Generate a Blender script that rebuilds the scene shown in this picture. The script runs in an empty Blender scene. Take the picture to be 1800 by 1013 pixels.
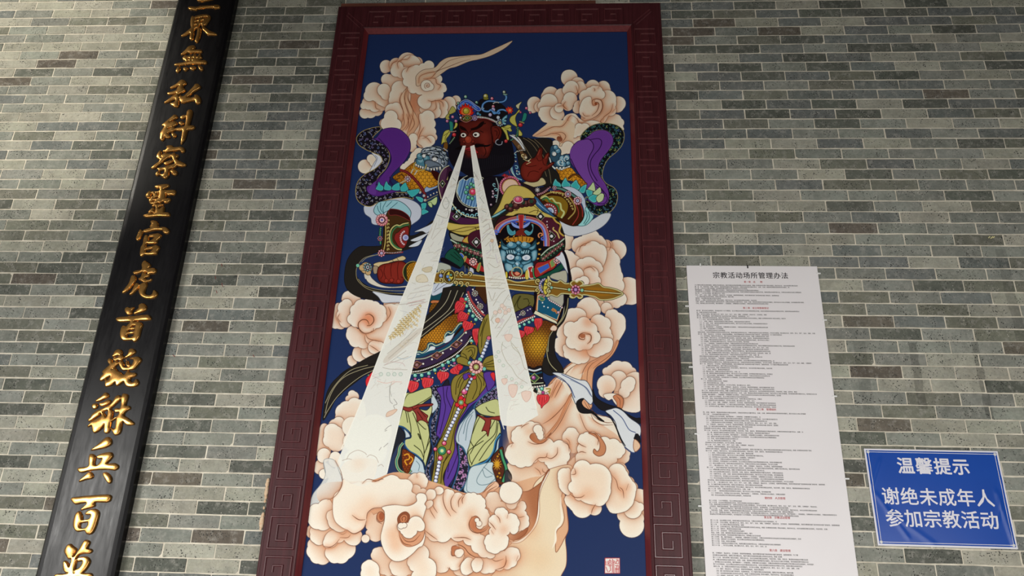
import bpy, bmesh, math, random
import numpy as np
from mathutils import Matrix, Vector
S=bpy.context.scene; COL=S.collection
# ---------------------------------------------------------------- camera: stands 3.6 m from the wall, tilted up
FPX=1325.04; DIST=3.6312; CAMZ=1.6
PT,YW,RL=.3822196,.0599150,.0308403
cy,sy,cp,sp,cr,sr=math.cos(YW),math.sin(YW),math.cos(PT),math.sin(PT),math.cos(RL),math.sin(RL)
ROT=np.array([[cr,0,sr],[0,1,0],[-sr,0,cr]])@np.array([[1,0,0],[0,cp,sp],[0,-sp,cp]])@np.array([[cy,sy,0],[-sy,cy,0],[0,0,1]])
cd=bpy.data.cameras.new('camera'); cam=bpy.data.objects.new('camera',cd); COL.objects.link(cam)
cd.sensor_width=36; cd.lens=FPX/1800*36; cd.clip_end=100
m=Matrix(((ROT[0][0],ROT[2][0],-ROT[1][0]),(ROT[0][1],ROT[2][1],-ROT[1][1]),(ROT[0][2],ROT[2][2],-ROT[1][2]))).to_4x4()
m.translation=Vector((0,-DIST,CAMZ)); cam.matrix_world=m; S.camera=cam
# ---------------------------------------------------------------- daylight of the courtyard, plus added fill lamps
S.view_settings.view_transform='Standard'; S.view_settings.look='None'; S.view_settings.exposure=0; S.view_settings.gamma=1
S.view_settings.use_curve_mapping=False
w=bpy.data.worlds.new('sky'); S.world=w; w.use_nodes=True
w.node_tree.nodes['Background'].inputs[0].default_value=(.98,1,.97,1); w.node_tree.nodes['Background'].inputs[1].default_value=.10
def area(name,loc,aim,sx,sy,power,colr=(1,1,1),spread=180):
    l=bpy.data.lights.new(name,'AREA'); l.shape='RECTANGLE'; l.size=sx; l.size_y=sy; l.energy=power; l.color=colr; l.spread=math.radians(spread)
    o=bpy.data.objects.new(name,l); COL.objects.link(o); o.location=loc
    o.rotation_euler=(Vector(aim)-Vector(loc)).to_track_quat('-Z','Y').to_euler(); return o
def spot(name,loc,aim,power,angle,blend,colr=(1,1,1),rad=.3):
    l=bpy.data.lights.new(name,'SPOT'); l.energy=power; l.color=colr; l.spot_size=math.radians(angle); l.spot_blend=blend; l.shadow_soft_size=rad
    o=bpy.data.objects.new(name,l); COL.objects.link(o); o.location=loc
    o.rotation_euler=(Vector(aim)-Vector(loc)).to_track_quat('-Z','Y').to_euler(); return o
area('courtyard_light',(-5.2,-4.9,1.75),(-1.5,0,.9),2.6,2.8,40,(1,.985,.95),85)
area('glint_panel',(-5.0,-4.6,2.30),(-2.18,0,1.9),1.2,.9,6.5,(1,.98,.93),50)  # added lamp, mirrored so the lower gold characters glint; no doorway known
area('bounce_fill',(-.5,-4.0,.3),(-.3,0,1.0),6.0,.7,40,(1,.985,.95),110)  # added low fill lamp, standing in for light bounced off the ground
area('right_fill',(2.4,-5.5,1.4),(1.5,0,2.0),4.0,1.8,60,(1,.985,.95),120)  # added fill lamp for the right side of the wall, no real fixture
spot('patch_spot',(-6.6,-4.4,6.3),(-3.72,0,4.72),1750,27,.55,(1,.94,.82),.2)  # added spot that makes the bright upper-left wall patch; no window known
# ---------------------------------------------------------------- helpers
def unproject(px,py,h=0.):
    """photo pixel -> (X,Z) on the upright plane standing h in front of the wall"""
    px=np.asarray(px,float); py=np.asarray(py,float)
    c=np.stack([(px-900)/FPX,np.ones_like(px),(506.5-py)/FPX],-1); d=c@ROT
    t=(DIST-h)/d[...,1]; return d[...,0]*t,CAMZ+d[...,2]*t
def at(px,py,h=0.):
    x,z=unproject(px,py,h); return float(x),float(z)
def link(name,me,parent=None,mat=None):
    o=bpy.data.objects.new(name,me); COL.objects.link(o)
    if mat is not None and me is not None and not me.materials: me.materials.append(mat)
    if parent is not None: o.parent=parent
    return o
def mesh(name,v,f,mat=None,smooth=False):
    me=bpy.data.meshes.new(name); me.from_pydata([tuple(p) for p in v],[],[tuple(q) for q in f]); me.update()
    if mat: me.materials.append(mat)
    if smooth: me.polygons.foreach_set('use_smooth',[True]*len(me.polygons))
    return me
def from_bm(name,bm,mat=None,smooth=False):
    me=bpy.data.meshes.new(name); bmesh.ops.recalc_face_normals(bm,faces=bm.faces); bm.to_mesh(me); bm.free()
    if mat: me.materials.append(mat)
    if smooth: me.polygons.foreach_set('use_smooth',[True]*len(me.polygons))
    return me
def box(bm,x0,x1,y0,y1,z0,z1,bev=0):
    r=bmesh.ops.create_cube(bm,size=1); v=r['verts']
    for p in v: p.co=Vector(((x0+x1)/2+p.co.x*(x1-x0),(y0+y1)/2+p.co.y*(y1-y0),(z0+z1)/2+p.co.z*(z1-z0)))
    if bev: bmesh.ops.bevel(bm,geom=list({e for p in v for e in p.link_edges}),offset=bev,segments=2,affect='EDGES')
def thing(name,label,cat,loc=(0,0,0),group=None):
    o=bpy.data.objects.new(name,None); COL.objects.link(o); o.location=loc; o.empty_display_size=.1
    o['label']=label; o['category']=cat
    if group: o['group']=group
    return o
def tag(o,label,cat,group=None):
    o['label']=label; o['category']=cat
    if group: o['group']=group
    return o
def struct(name,me):
    o=link(name,me); o['kind']='structure'; return o
def adopt(o,root):
    """keeps world-space meshes in place under an Empty that stands elsewhere"""
    o.parent=root; o.matrix_parent_inverse=Matrix.Translation(-Vector(root.location)); return o
def lin(c):
    if isinstance(c,str): c=[int(c[i:i+2],16)/255 for i in (0,2,4)]
    return tuple(((v/12.92) if v<=.04045 else ((v+.055)/1.055)**2.4) for v in c)+(1,)
class N:
    def __init__(s,name):
        s.m=bpy.data.materials.new(name); s.m.use_nodes=True; s.t=s.m.node_tree; s.b=s.t.nodes['Principled BSDF']
    def n(s,k,**kw):
        x=s.t.nodes.new(k)
        for a,b in kw.items(): setattr(x,a,b)
        return x
    def l(s,a,b): s.t.links.new(a,b)
    def set(s,**kw):
        for a,b in kw.items(): s.b.inputs[a.replace('_',' ')].default_value=b
        return s
    def pos(s,obj=False): return s.n('ShaderNodeTexCoord').outputs['Object'] if obj else s.n('ShaderNodeNewGeometry').outputs['Position']
    def noise(s,scale,detail=3,rough=.5,vec=None,stretch=None):
        x=s.n('ShaderNodeTexNoise'); x.inputs['Scale'].default_value=scale; x.inputs['Detail'].default_value=detail; x.inputs['Roughness'].default_value=rough
        v=vec or s.pos()
        if stretch: mp=s.n('ShaderNodeMapping'); mp.inputs['Scale'].default_value=stretch; s.l(v,mp.inputs[0]); v=mp.outputs[0]
        s.l(v,x.inputs['Vector']); return x.outputs['Fac']
    def ramp(s,f,stops):
        r=s.n('ShaderNodeValToRGB'); e=r.color_ramp.elements
        while len(e)<len(stops): e.new(.5)
        for i,(p,c) in enumerate(stops): e[i].position=p; e[i].color=c if len(c)==4 else (*c,1)
        s.l(f,r.inputs[0]); return r.outputs[0]
    def mix(s,f,a,b,mode='MIX'):
        x=s.n('ShaderNodeMix',data_type='RGBA',blend_type=mode)
        for sock,v in ((x.inputs[0],f),(x.inputs[6],a),(x.inputs[7],b)):
            if hasattr(v,'is_linked') or hasattr(v,'links'): s.l(v,sock)
            elif sock==x.inputs[0]: sock.default_value=v
            else: sock.default_value=v
        return x.outputs[2]
    def bump(s,h,strength=.3,dist=.002):
        b=s.n('ShaderNodeBump'); b.inputs['Strength'].default_value=strength; b.inputs['Distance'].default_value=dist; s.l(h,b.inputs['Height']); s.l(b.outputs[0],s.b.inputs['Normal'])
def grey(v): return (v,v,v,1)
# ---------------------------------------------------------------- painted panel: a small vector painter (numpy)
PR=620.0; PX0,PX1,PZ0,PZ1=-1.15,0.43,1.15,4.72       # picture plane rectangle (metres), canvas pixels per metre
CW=int((PX1-PX0)*PR); CH=int((PZ1-PZ0)*PR)
CAN=np.zeros((CH,CW,3),np.float32); CAN[:]=(0.135,0.20,0.37)
CLD=np.zeros((CH,CW),np.float32)                       # where cloud has been painted
VW=[0,0,1.0]
def V(ox,oy,s): VW[:]=[ox,oy,s]
def to_canvas(p):
    p=np.asarray(p,float).reshape(-1,2)
    X,Z=unproject(VW[0]+p[:,0]/VW[2],VW[1]+p[:,1]/VW[2],0.03)
    return np.stack([(X-PX0)*PR,(PZ1-Z)*PR],1)
def pix(w): return w*PR/330.0                          # photo pixels -> canvas pixels (mean)
def parse(s):
    if isinstance(s,str): s=[float(v) for v in s.replace(',',' ').split()]
    return np.asarray(s,float).reshape(-1,2)
def smooth(p,closed=True,n=6):
    p=np.asarray(p,float); N=len(p)
    if N<3: return p
    if closed: a,b,c,d=np.roll(p,1,0),p,np.roll(p,-1,0),np.roll(p,-2,0)
    else:
        e=np.vstack([2*p[0]-p[1],p,2*p[-1]-p[-2]]); a,b,c,d=e[:-3],e[1:-2],e[2:-1],e[3:]
    t=(np.arange(n)/n)[None,:,None]
    a,b,c,d=[v[:,None,:] for v in (a,b,c,d)]
    q=.5*(2*b+(c-a)*t+(2*a-5*b+4*c-d)*t*t+(3*b-a-3*c+d)*t**3)
    q=q.reshape(-1,p.shape[1])
    return q if closed else np.vstack([q,p[-1:]])
SS=3
def mask_of(polys,pad=0):
    """antialiased coverage of the polygons (canvas coordinates): returns y0,x0,mask"""
    al=np.vstack(polys)
    x0=int(max(0,np.floor(al[:,0].min())-pad-1)); x1=int(min(CW,np.ceil(al[:,0].max())+pad+2))
    y0=int(max(0,np.floor(al[:,1].min())-pad-1)); y1=int(min(CH,np.ceil(al[:,1].max())+pad+2))
    if x1<=x0 or y1<=y0: return None
    w,h=x1-x0,y1-y0; tot=np.zeros((h,w),np.float32)
    for P in polys:
        A=P-[x0,y0]; B=np.roll(A,-1,0)
        ya,yb=A[:,1]*SS-.5,B[:,1]*SS-.5
        lo=np.ceil(np.minimum(ya,yb)).astype(int); hi=np.ceil(np.maximum(ya,yb)).astype(int)
        lo=np.clip(lo,0,h*SS); hi=np.clip(hi,0,h*SS); n=hi-lo
        k=np.repeat(np.arange(len(A)),n)
        if len(k)==0: continue
        st=np.repeat(np.cumsum(n)-n,n); row=np.repeat(lo,n)+np.arange(len(k))-st
        dy=(yb-ya)[k]; t=(row-ya[k])/dy
        x=np.clip(A[k,0]+t*(B[k,0]-A[k,0]),0,w-1.001); sg=np.sign(dy)
        D=np.zeros((h*SS,w+1),np.float32); xi=x.astype(int); fr=x-xi
        np.add.at(D,(row,xi),sg*(1-fr)); np.add.at(D,(row,xi+1),sg*fr)
        c=np.clip(np.abs(np.cumsum(D,1)[:,:w]),0,1).reshape(h,SS,w).mean(1)
        tot=np.maximum(tot,c) if len(polys)>1 else c
    return y0,x0,tot
def blur(m,r):
    r=int(max(1,round(r)))
    for ax in (0,1):
        for _ in range(2):
            q=np.pad(m,[(r+1,r) if a==ax else (0,0) for a in (0,1)],mode='edge')
            c=np.cumsum(q,ax,dtype=np.float32)
            m=(np.take(c,range(2*r+1,c.shape[ax]),ax)-np.take(c,range(0,c.shape[ax]-2*r-1),ax))/(2*r+1)
    return m
def col(c):
    if isinstance(c,str) and len(c)==3: c=''.join(ch*2 for ch in c)
    if isinstance(c,str): return np.array([int(c[i:i+2],16)/255 for i in (0,2,4)],np.float32)
    return np.array(c,np.float32)
CLIP=[None]
def put(y0,x0,m,c,al=1.0):
    h,w=m.shape; R=CAN[y0:y0+h,x0:x0+w]
    if CLIP[0] is not None: m=m*CLIP[0][y0:y0+h,x0:x0+w]
    m=(m*al)[...,None]
    R+= (c-R)*m
def stroke_poly(p,w):
    """outline of a line with a width at each point"""
    p=np.asarray(p,float); n=len(p)
    w=np.interp(np.linspace(0,1,n),np.linspace(0,1,len(w)),w) if np.ndim(w) else np.full(n,float(w))
    d=np.gradient(p,axis=0); d/=np.maximum(np.hypot(d[:,0],d[:,1]),1e-6)[:,None]; nn=np.stack([-d[:,1],d[:,0]],1)
    a=p+nn*w[:,None]/2; b=p-nn*w[:,None]/2
    return np.vstack([a,b[::-1]])
def circ(x,y,rx,ry=None,rot=0,n=20):
    ry=rx if ry is None else ry; t=np.linspace(0,2*np.pi,n,endpoint=False); c,s=np.cos(rot*np.pi/180),np.sin(rot*np.pi/180)
    X,Y=rx*np.cos(t),ry*np.sin(t); return np.stack([x+c*X-s*Y,y+s*X+c*Y],1)
def P(pts,fill,line='2a1f1c',lw=.9,sm=1,al=1,edge=None,er=5,ea=.8,inner=None,ir=4):
    """filled shape; edge = a second colour airbrushed in from the rim, inner = one gathered in the middle"""
    p=parse(pts); p=smooth(p) if sm else p
    q=to_canvas(p); r=mask_of([q],2)
    if r is None: return
    y,x,m=r; put(y,x,m,col(fill),al)
    if edge is not None:
        b=blur(m,pix(er)/2); k=np.clip((1-b)*2,0,1)*m; put(y,x,k,col(edge),ea)
    if inner is not None:
        b=blur(m,pix(ir)); k=np.clip((b-.6)/.4,0,1)*m; put(y,x,k,col(inner),ea)
    if line and lw: ring(q,line,lw)
    return q
def ring(q,line,lw,al=1):
    q=np.vstack([q,q[:1]]); r=mask_of([stroke_poly(q,pix(lw))],1)
    if r: put(*r,col(line),al)
def L(pts,c,w=1,sm=1,al=1,tap=0):
    p=parse(pts); p=smooth(p,False) if sm else p
    q=to_canvas(p)
    if tap: w=np.array([w*.3,w,w*.9,w*.25]) if tap==1 else np.array([w,w*.9,w*.2])
    r=mask_of([stroke_poly(q,pix(np.asarray(w,float)))],1)
    if r: put(*r,col(c),al)
def LL(c,w,*ls,**k):
    for s in ls: L(s,c,w,**k)
def O(x,y,r,c,line='2a1f1c',lw=.7,hi=None,ry=None,rot=0):
    q=to_canvas(circ(x,y,r,ry,rot)); m=mask_of([q],1)
    if not m: return
    put(*m,col(c))
    if line and lw: ring(q,line,lw)
    if hi:
        m=mask_of([to_canvas(circ(x-r*.2,y-r*.25,r*.45))],1)
        if m: put(*m,col(hi),.8)
CREAM,PEACH,RUST='f1e6d2','ecc3a2','a25c3c'
CK=[CREAM,PEACH]
def U(s,k=.5,sh=.8,rad=9,line='5c3c30',lw=.95,al=1,poly=None):
    """one puff of cloud: the union of discs 'x,y,r' (or x,y,rx,ry,rot) and an optional body; shades what lies behind it"""
    polys=[]
    for t in s.split():
        v=[float(z) for z in t.split(',')]
        polys.append(to_canvas(circ(*v,n=28)))
    if poly:
        for pp in poly.split('|'): polys.append(to_canvas(smooth(parse(pp))))
    if _raw[0] is not None: polys.append(to_canvas(_raw[0]))
    pad=int(pix(rad)*2.2); r=mask_of(polys,pad)
    if r is None: return
    y,x,m=r; h,w=m.shape; C=CLD[y:y+h,x:x+w]
    b=blur(m,pix(rad)/1.15)
    put(y,x,np.clip(b*1.8,0,1)*(1-m)*C,col('d39b78'),sh)
    b2=blur(m,pix(2.2)); put(y,x,np.clip(b2*1.8,0,1)*(1-m)*C,col('a8694a'),sh*.5)
    dil=np.clip(blur(m,max(1,pix(lw)*.55))*3.2,0,1) 
    put(y,x,dil*(1-m)+0*m,col(line),.9*al)
    put(y,x,m,col(CK[0]),al)
    bi=np.clip((blur(m,pix(rad)/1.25)-.62)/.38,0,1)*m
    put(y,x,bi,col(CK[1]),k*.62)
    C[:]=np.maximum(C,m)
def A(x,y,r,c='e08f63',al=.6):
    """soft airbrushed spot on cloud"""
    q=to_canvas(circ(x,y,r)); r_=mask_of([q],int(pix(r/VW[2])*1.2)+2)
    if not r_: return
    y0,x0,m=r_; h,w=m.shape; put(y0,x0,blur(m,pix(r/VW[2])*.5)*CLD[y0:y0+h,x0:x0+w],col(c),al)
def CL(w,*ls,c='74452f',sh=7,al=.65):
    """brown contour line on cloud, with the airbrushed warmth that follows it"""
    for s in ls:
        p=to_canvas(smooth(parse(s),False)); r=mask_of([stroke_poly(p,pix(sh))],int(pix(sh)*1.5))
        if r:
            y,x,m=r; h,ww=m.shape; put(y,x,np.clip(blur(m,pix(sh)*.55)*1.1,0,1)*CLD[y:y+h,x:x+ww],col('e0966c'),al)
        r=mask_of([stroke_poly(p,pix(np.array([w*.35,w,w,w*.35])))],1)
        if r: put(*r,col(c))
def clip_to(pts,sm=1):
    p=parse(pts); q=to_canvas(smooth(p) if sm else p); r=mask_of([q],0); M=np.zeros((CH,CW),np.float32)
    if r: M[r[0]:r[0]+r[2].shape[0],r[1]:r[1]+r[2].shape[1]]=r[2]
    CLIP[0]=M
def unclip(): CLIP[0]=None
def along(pts,step,closed=False):
    p=smooth(parse(pts),closed); 
    if closed: p=np.vstack([p,p[:1]])
    s=np.r_[0,np.cumsum(np.hypot(*np.diff(p,axis=0).T))]; n=max(1,int(round(s[-1]/step)))
    t=np.linspace(0,s[-1],n+1); return np.stack([np.interp(t,s,p[:,0]),np.interp(t,s,p[:,1])],1)
def beads(pts,r,c='e9e4da',step=None,line='2a1f1c',lw=.5,hi=None,alt=None):
    for i,(x,y) in enumerate(along(pts,step or r*2.1)):
        O(x,y,r,c if not alt or i%2==0 else alt,line,lw,hi)
def rosette(x,y,r,pet='e88a90',mid='b8b4d8',core='6a5fb0',n=12,line='4a1f28'):
    for i in range(n):
        a=2*np.pi*i/n; O(x+r*.74*np.cos(a),y+r*.74*np.sin(a),r*.27,pet,line,.5,hi='f6d6d0')
    O(x,y,r*.56,'5a2338',line,.4); O(x,y,r*.42,mid,line,.4); O(x,y,r*.2,core,None,0)
def mail(pts,c1='a9711c',c2='e0a52e',dk='3a2010',s=20,sm=1,glow=None):
    """gold scale armour: rows of three-armed links inside the outline"""
    p=parse(pts); P(pts,c1,dk,.9,sm)
    clip_to(pts,sm)
    if glow:
        q=to_canvas(circ(glow[0],glow[1],glow[2])); r=mask_of([q],int(pix(glow[2]/VW[2])))
        if r: put(r[0],r[1],blur(r[2],pix(glow[2]/VW[2])*.5),col(c2),.95)
    x0,y0=p.min(0); x1,y1=p.max(0); j=0; yy=y0
    while yy<y1+s:
        xx=x0+(j%2)*s/2
        while xx<x1+s:
            for a in (30,150,270):
                a2=a*np.pi/180; dx,dy=np.cos(a2)*s*.46,np.sin(a2)*s*.46
                L([xx,yy,xx+dx*.6-dy*.18,yy+dy*.6+dx*.18,xx+dx,yy+dy],dk,.75,al=.85)
            xx+=s
        yy+=s*.75; j+=1
    unclip()
def tassel(x,y,w,h,c='df4147',rot=0):
    c0,s0=np.cos(rot*np.pi/180),np.sin(rot*np.pi/180)
    def T(a): a=parse(a)*[w,h]; return np.stack([x+a[:,0]*c0-a[:,1]*s0,y+a[:,0]*s0+a[:,1]*c0],1).ravel()
    P(T('-.1 0 -.42 .04 -.5 .3 -.38 .62 -.2 .8 -.12 1.02 .02 .84 .2 .7 .42 .5 .5 .22 .4 .02 .1 0'),c,'5a1018',.6)
    for a in ('-.25 .15 -.3 .5','-.05 .2 -.1 .85','.15 .15 .1 .6','.32 .12 .28 .45'): L(T(a),'8a1420',.6,0)
    L(T('.22 .1 .2 .4'),'f08a80',.7,0)
def curls(pts,c,step=30,r=9,w=1.1,side=1):
    """a row of small scroll hooks along a path"""
    q=along(pts,step)
    for i in range(len(q)-1):
        d=q[i+1]-q[i]; d/=max(1e-6,np.hypot(*d)); n=np.array([-d[1],d[0]])*(side if side else (1 if i%2 else -1)); m=(q[i]+q[i+1])/2
        t=np.linspace(0,4.4,9); k=r*(1-t/6.5)
        s=m+(d[None]*(np.cos(t)*k)[:,None]+n[None]*(np.sin(t)*k)[:,None])
        L(np.vstack([q[i],s]).ravel(),c,w)
def scroll(x,y,r,c,w=1.1,turn=1.3,a0=0,dirn=1):
    t=np.linspace(0,turn*2*np.pi,int(12*turn)+4); k=r*(1-t/(turn*2*np.pi)*.85)
    L(np.stack([x+np.cos(a0+dirn*t)*k,y+np.sin(a0+dirn*t)*k],1).ravel(),c,w)
def brocade(pts,bg,cs,s=22,seed=3,n=60,sm=1,line='c9a85c',lw=1.3,w=1.3,r=.42):
    """dark band scattered with coloured scrollwork"""
    P(pts,bg,None,0,sm); clip_to(pts,sm); p=parse(pts); g=random.Random(seed); x0,y0=p.min(0); x1,y1=p.max(0)
    yy=y0; j=0
    while yy<y1+s:
        xx=x0+(j%2)*s/2
        while xx<x1+s:
            scroll(xx+g.uniform(-.2,.2)*s,yy+g.uniform(-.2,.2)*s,s*r,g.choice(cs),w,g.uniform(.5,1.1),g.uniform(0,6.3),g.choice((-1,1)))
            if g.random()<.5: O(xx+s*.4,yy+s*.3,s*.13,g.choice(cs),None,0)
            xx+=s
        yy+=s*.8; j+=1
    unclip()
    if line: ring(to_canvas(smooth(p) if sm else p),line,lw)
def CLDBOX(pts):
    r=mask_of([to_canvas(smooth(parse(pts)))],0)
    if r: y,x,m=r; C=CLD[y:y+m.shape[0],x:x+m.shape[1]]; C[:]=np.maximum(C,m)
def SC(s,b=.25,n=7,**k):
    """puff whose rim is a chain of arcs bulging outwards between the given cusps"""
    p=parse(s); q=np.roll(p,-1,0); ar=np.sum(p[:,0]*q[:,1]-q[:,0]*p[:,1]); sg=1 if ar>0 else -1; out=[]
    for a_,c_ in zip(p,q):
        d=c_-a_; nn=np.array([d[1],-d[0]])*sg
        for t in np.arange(n)/n: out.append(a_+d*t+nn*b*4*t*(1-t)*(.8 if np.hypot(*d)<150 else .55))
    _raw[0]=np.array(out); U('',**k); _raw[0]=None
_raw=[None]
VW[:]=[0,0,1]
# ---- clouds behind the figure: upper left
V(580,40,5.066)
U('420,780,50 310,805,48 360,790,60',rad=7)
U('345,715,60 400,740,55 460,730,55 490,740,40 300,740,30')
U('395,612,82 350,650,50 430,650,60',poly='380,640 500,640 540,760 420,720')
U('500,388,56 490,410,40'); U('590,375,62')
U('505,505,50 560,520,60 540,560,62 600,560,60',poly='480,470 640,480 640,600 500,590')
U('480,600,58 500,640,48'); 
U('',poly='640,600 800,560 980,620 940,760 900,850 920,1013 560,1013 560,880 520,700')
A(760,640,120,'c9704a',.9); A(730,760,80,'cf7c54',.8)
U('1122,690,42'); U('1060,715,58 1080,760,45'); U('990,745,62 1000,800,50'); 
U('880,790,72 940,800,50 850,800,40',poly='800,760 960,700 960,840 860,840'); 
U('690,350,85 780,350,45 640,380,60'); U('720,380,92 700,420,60')
U('600,400,55 590,430,52 640,450,48 680,440,50')
U('620,590,72 590,650,62 580,690,58 620,720,40',poly='560,560 700,550 700,740 560,740')
U('700,460,60 740,430,48 690,525,42 740,580,50 800,600,42 860,610,38 770,420,45 830,400,40 930,520,42 990,580,46 960,640,52 900,650,52 840,700,60 850,720,50 1010,590,30 880,385,48 960,500,40',poly='700,430 860,380 960,480 1000,600 930,680 780,620 700,560')
P('765,520 770,470 830,420 930,400 985,345 1050,310 1160,298 1265,288 1350,280 1440,240 1520,205 1625,160 1560,225 1440,290 1330,325 1240,345 1130,390 1060,410 1000,450 940,490 870,500 800,560 770,560','e3c8aa','5e3c2e',.8)
CL(1.1,'790,540 800,480 860,450 950,430 1010,380 1060,340 1160,310 1250,300','830,500 900,490 960,430 1060,390 1160,350 1250,325',sh=4)
CL(.9,'680,440 700,400 740,385','540,400 560,360 600,345','860,500 900,495 940,500 950,540 985,560 960,600','610,410 600,360 640,330 690,325 720,290',sh=5)
U('860,560,50 890,570,34',k=.4,sh=.6); scroll(868,560,30,'8a5a44',.9,1.6,2); A(870,560,16,'c08060',.5)
CL(.9,'1030,680 960,690 900,700 870,690','940,700 945,760 910,790','960,690 1000,710 1010,750','400,700 410,760 450,775',sh=5)
U('550,780,60 545,820,56 600,860,50 590,760,50',poly='520,760 660,740 650,900 540,860')
U('480,895,40 520,910,55 580,900,50',poly='470,880 620,870 640,940 500,930')
P('690,580 650,620 625,680 650,780 650,860 610,930 560,960 640,960 690,900 710,800 690,700 680,640','efd3b3','5e3c2e',.8)
P('690,570 685,650 720,740 770,830 800,900 790,1013 690,1013 700,950 720,860 690,760 660,660','e9c8a4','5e3c2e',.8)
CL(1,'695,580 670,640 670,720 700,820 690,900 650,960','700,600 700,680 740,790 720,900 690,980','640,620 620,700 655,800 640,880',sh=4)
V(600,200,5.065)
U('800,160,44 820,210,34 790,90,50 770,30,60 740,170,50',poly='700,0 800,40 820,150 800,270 700,300 640,200 690,100')
U('790,240,45 760,260,52 720,240,40'); U('640,215,40 620,260,50 630,300,40')
CL(1,'545,0 560,80 540,130','580,0 600,90 570,150','620,0 650,90 600,170','680,0 700,110 680,190','735,120 700,180 690,230',sh=5)
U('690,350,46 670,390,60 640,430,50 720,400,30 560,480,36 600,460,42')
CL(.9,'720,220 760,215 800,260','350,80 400,60 440,120 380,130',sh=5)
U('210,470,62',rad=8); U('265,400,38 290,430,40',rad=6)
U('410,90,60 480,100,55 440,30,60',k=.3)
# ---- upper right
V(860,40,5.066)
U('712,492,74 700,480,60',k=.15)
U('785,545,60 740,600,60'); U('1015,575,58 1030,600,50'); U('920,570,62 850,600,55 900,620,50')
U('820,590,46 810,560,40'); U('545,640,72 520,660,60 590,640,45'); U('640,640,55 620,670,52')
U('400,720,62 385,760,45'); U('450,750,50'); U('530,710,78 470,740,40 540,730,60')
U('510,830,60 540,850,52 480,810,45',poly='450,760 600,760 620,870 500,870'); U('600,800,60 620,820,48')
U('730,580,64 700,600,50'); U('720,680,62 690,720,50 700,740,45'); U('620,760,40'); 
U('1150,720,64 1140,740,60'); U('1120,870,50 1160,890,40 1070,900,60 1000,880,40',poly='980,830 1150,820 1190,920 1180,960 1000,950')
U('1050,680,80 1000,740,90 1080,780,50 960,800,70',poly='880,600 1060,620 1130,720 1060,830 1000,900 840,900 820,800')
A(1040,800,60,'d89068',.5)
U('800,740,48 780,770,38 830,780,35')
U('860,660,62 850,720,50 880,760,40 900,620,45 960,610,48 930,600,40 990,640,40 920,700,70',k=.35)
U('',k=.4,poly='830,690 900,660 920,740 980,720 1000,700 990,780 930,840 860,850 800,800|940,700 950,680 990,690 1010,740 980,820 900,870 820,870 900,830 960,780 980,730 960,710')
CL(1.4,'940,740 915,715 925,685 965,680 1000,700 1005,760 970,820 900,860 820,870 780,850','945,740 940,715 965,710 975,735 955,790 910,830',sh=5)
O(948,722,12,'9a5030',None,0)
CL(.9,'930,580 940,600 930,610','770,560 790,630 780,670','600,750 650,740 690,770','680,700 660,740 700,780','1100,720 1080,790 1020,840 1010,880','1130,760 1090,800','980,560 965,590','830,800 850,830 900,830',sh=5)
U('',k=.75,poly='385,1010 440,960 500,920 600,920 650,900 660,850 700,815 760,810 800,850 850,880 920,870 1000,900 1010,1000 960,1080 800,1080 640,1070 560,1020 480,1010')
U('',k=.1,sh=0,poly='690,870 730,830 770,850 800,900 760,960 700,1000 670,940')
CL(1,'390,1010 470,960 560,950 650,950 700,900 700,850 730,820','1010,850 990,880 1020,900','860,880 800,890 780,850',sh=5)
U('800,930,35 790,970,40 850,940,45 760,1000,25',rad=5)
V(860,200,5.065)
P('560,60 500,100 400,200 560,215 640,250 560,250 600,300 660,350 720,350 740,260 760,100 680,60','ecd2b2',None,0)
CL(1,'410,205 500,195 560,175 620,185 640,220 620,240','400,200 560,120 650,110 720,20','560,180 640,165 680,200 650,250 600,290',sh=6)
O(625,225,22,'8a4a30',None,0,ry=28,rot=-50)
U('700,300,55 650,330,40 590,270,34 620,320,30',rad=6,k=.3)
# ---- right: below the elbow
V(900,380,5.065)
U('500,200,46 490,250,50',k=.2); CK[:]=['f3e8d8','efc8ac']
U('930,300,88 940,330,60'); U('840,260,50'); U('700,200,82 620,240,60 770,220,50',poly='560,200 800,190 820,300 560,320')
U('1030,665,122 1060,700,90'); 
U('880,400,82 860,340,60 920,540,68 930,620,70 900,480,60',poly='640,380 900,340 960,440 980,620 900,700 640,640')
U('720,300,78 780,310,60 640,320,48 600,380,60 650,380,70',poly='590,280 820,280 830,400 760,480 580,460')
U('500,370,62 540,420,60 480,340,40',poly='460,330 600,370 560,470 520,480')
U('680,440,78 740,460,62 620,430,50 780,470,30'); U('700,520,70 740,580,50')
U('570,520,66 600,560,50'); U('640,580,46 600,600,50')
A(760,690,90,'e79a72',.7)
U('740,740,60 880,760,60 930,780,40 960,740,60 860,820,40 780,780,40')
CL(.9,'640,470 700,455 740,490','860,220 880,260 860,310','590,320 620,260 700,230',sh=5)
# ---- right middle rosette cloud
V(880,520,5.065)
U('940,110,50 960,140,30'); U('1030,230,82 1040,280,72 1000,170,50',poly='940,140 1080,180 1110,290 1040,420 960,560 820,640 700,700 620,700 700,580 900,440')
P('790,600 900,560 980,500 1030,400 1050,420 1000,520 930,590 850,640 820,720 810,900 790,1013 560,1013 420,820 540,680 640,590','e2a880','6e432f',.8)
P('640,600 760,580 740,680 700,760 660,900 620,1013 560,1013 380,840 430,800 520,700','f2dcc4',None,0)
CL(1,'1000,430 960,500 880,560 800,620 770,700 770,900','1040,400 980,520 880,600 820,650','940,500 860,560 780,600 730,680 720,760','640,600 560,660 480,760 410,800','700,600 620,650 560,720 470,850','600,600 520,700 430,800',sh=6,al=.8)
U('780,110,96 720,90,40 830,130,60 700,130,40'); U('640,190,80 600,260,70 560,330,65 530,430,62 560,490,55',k=.6,poly='620,130 760,160 700,400 640,560 520,520 490,440')
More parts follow.
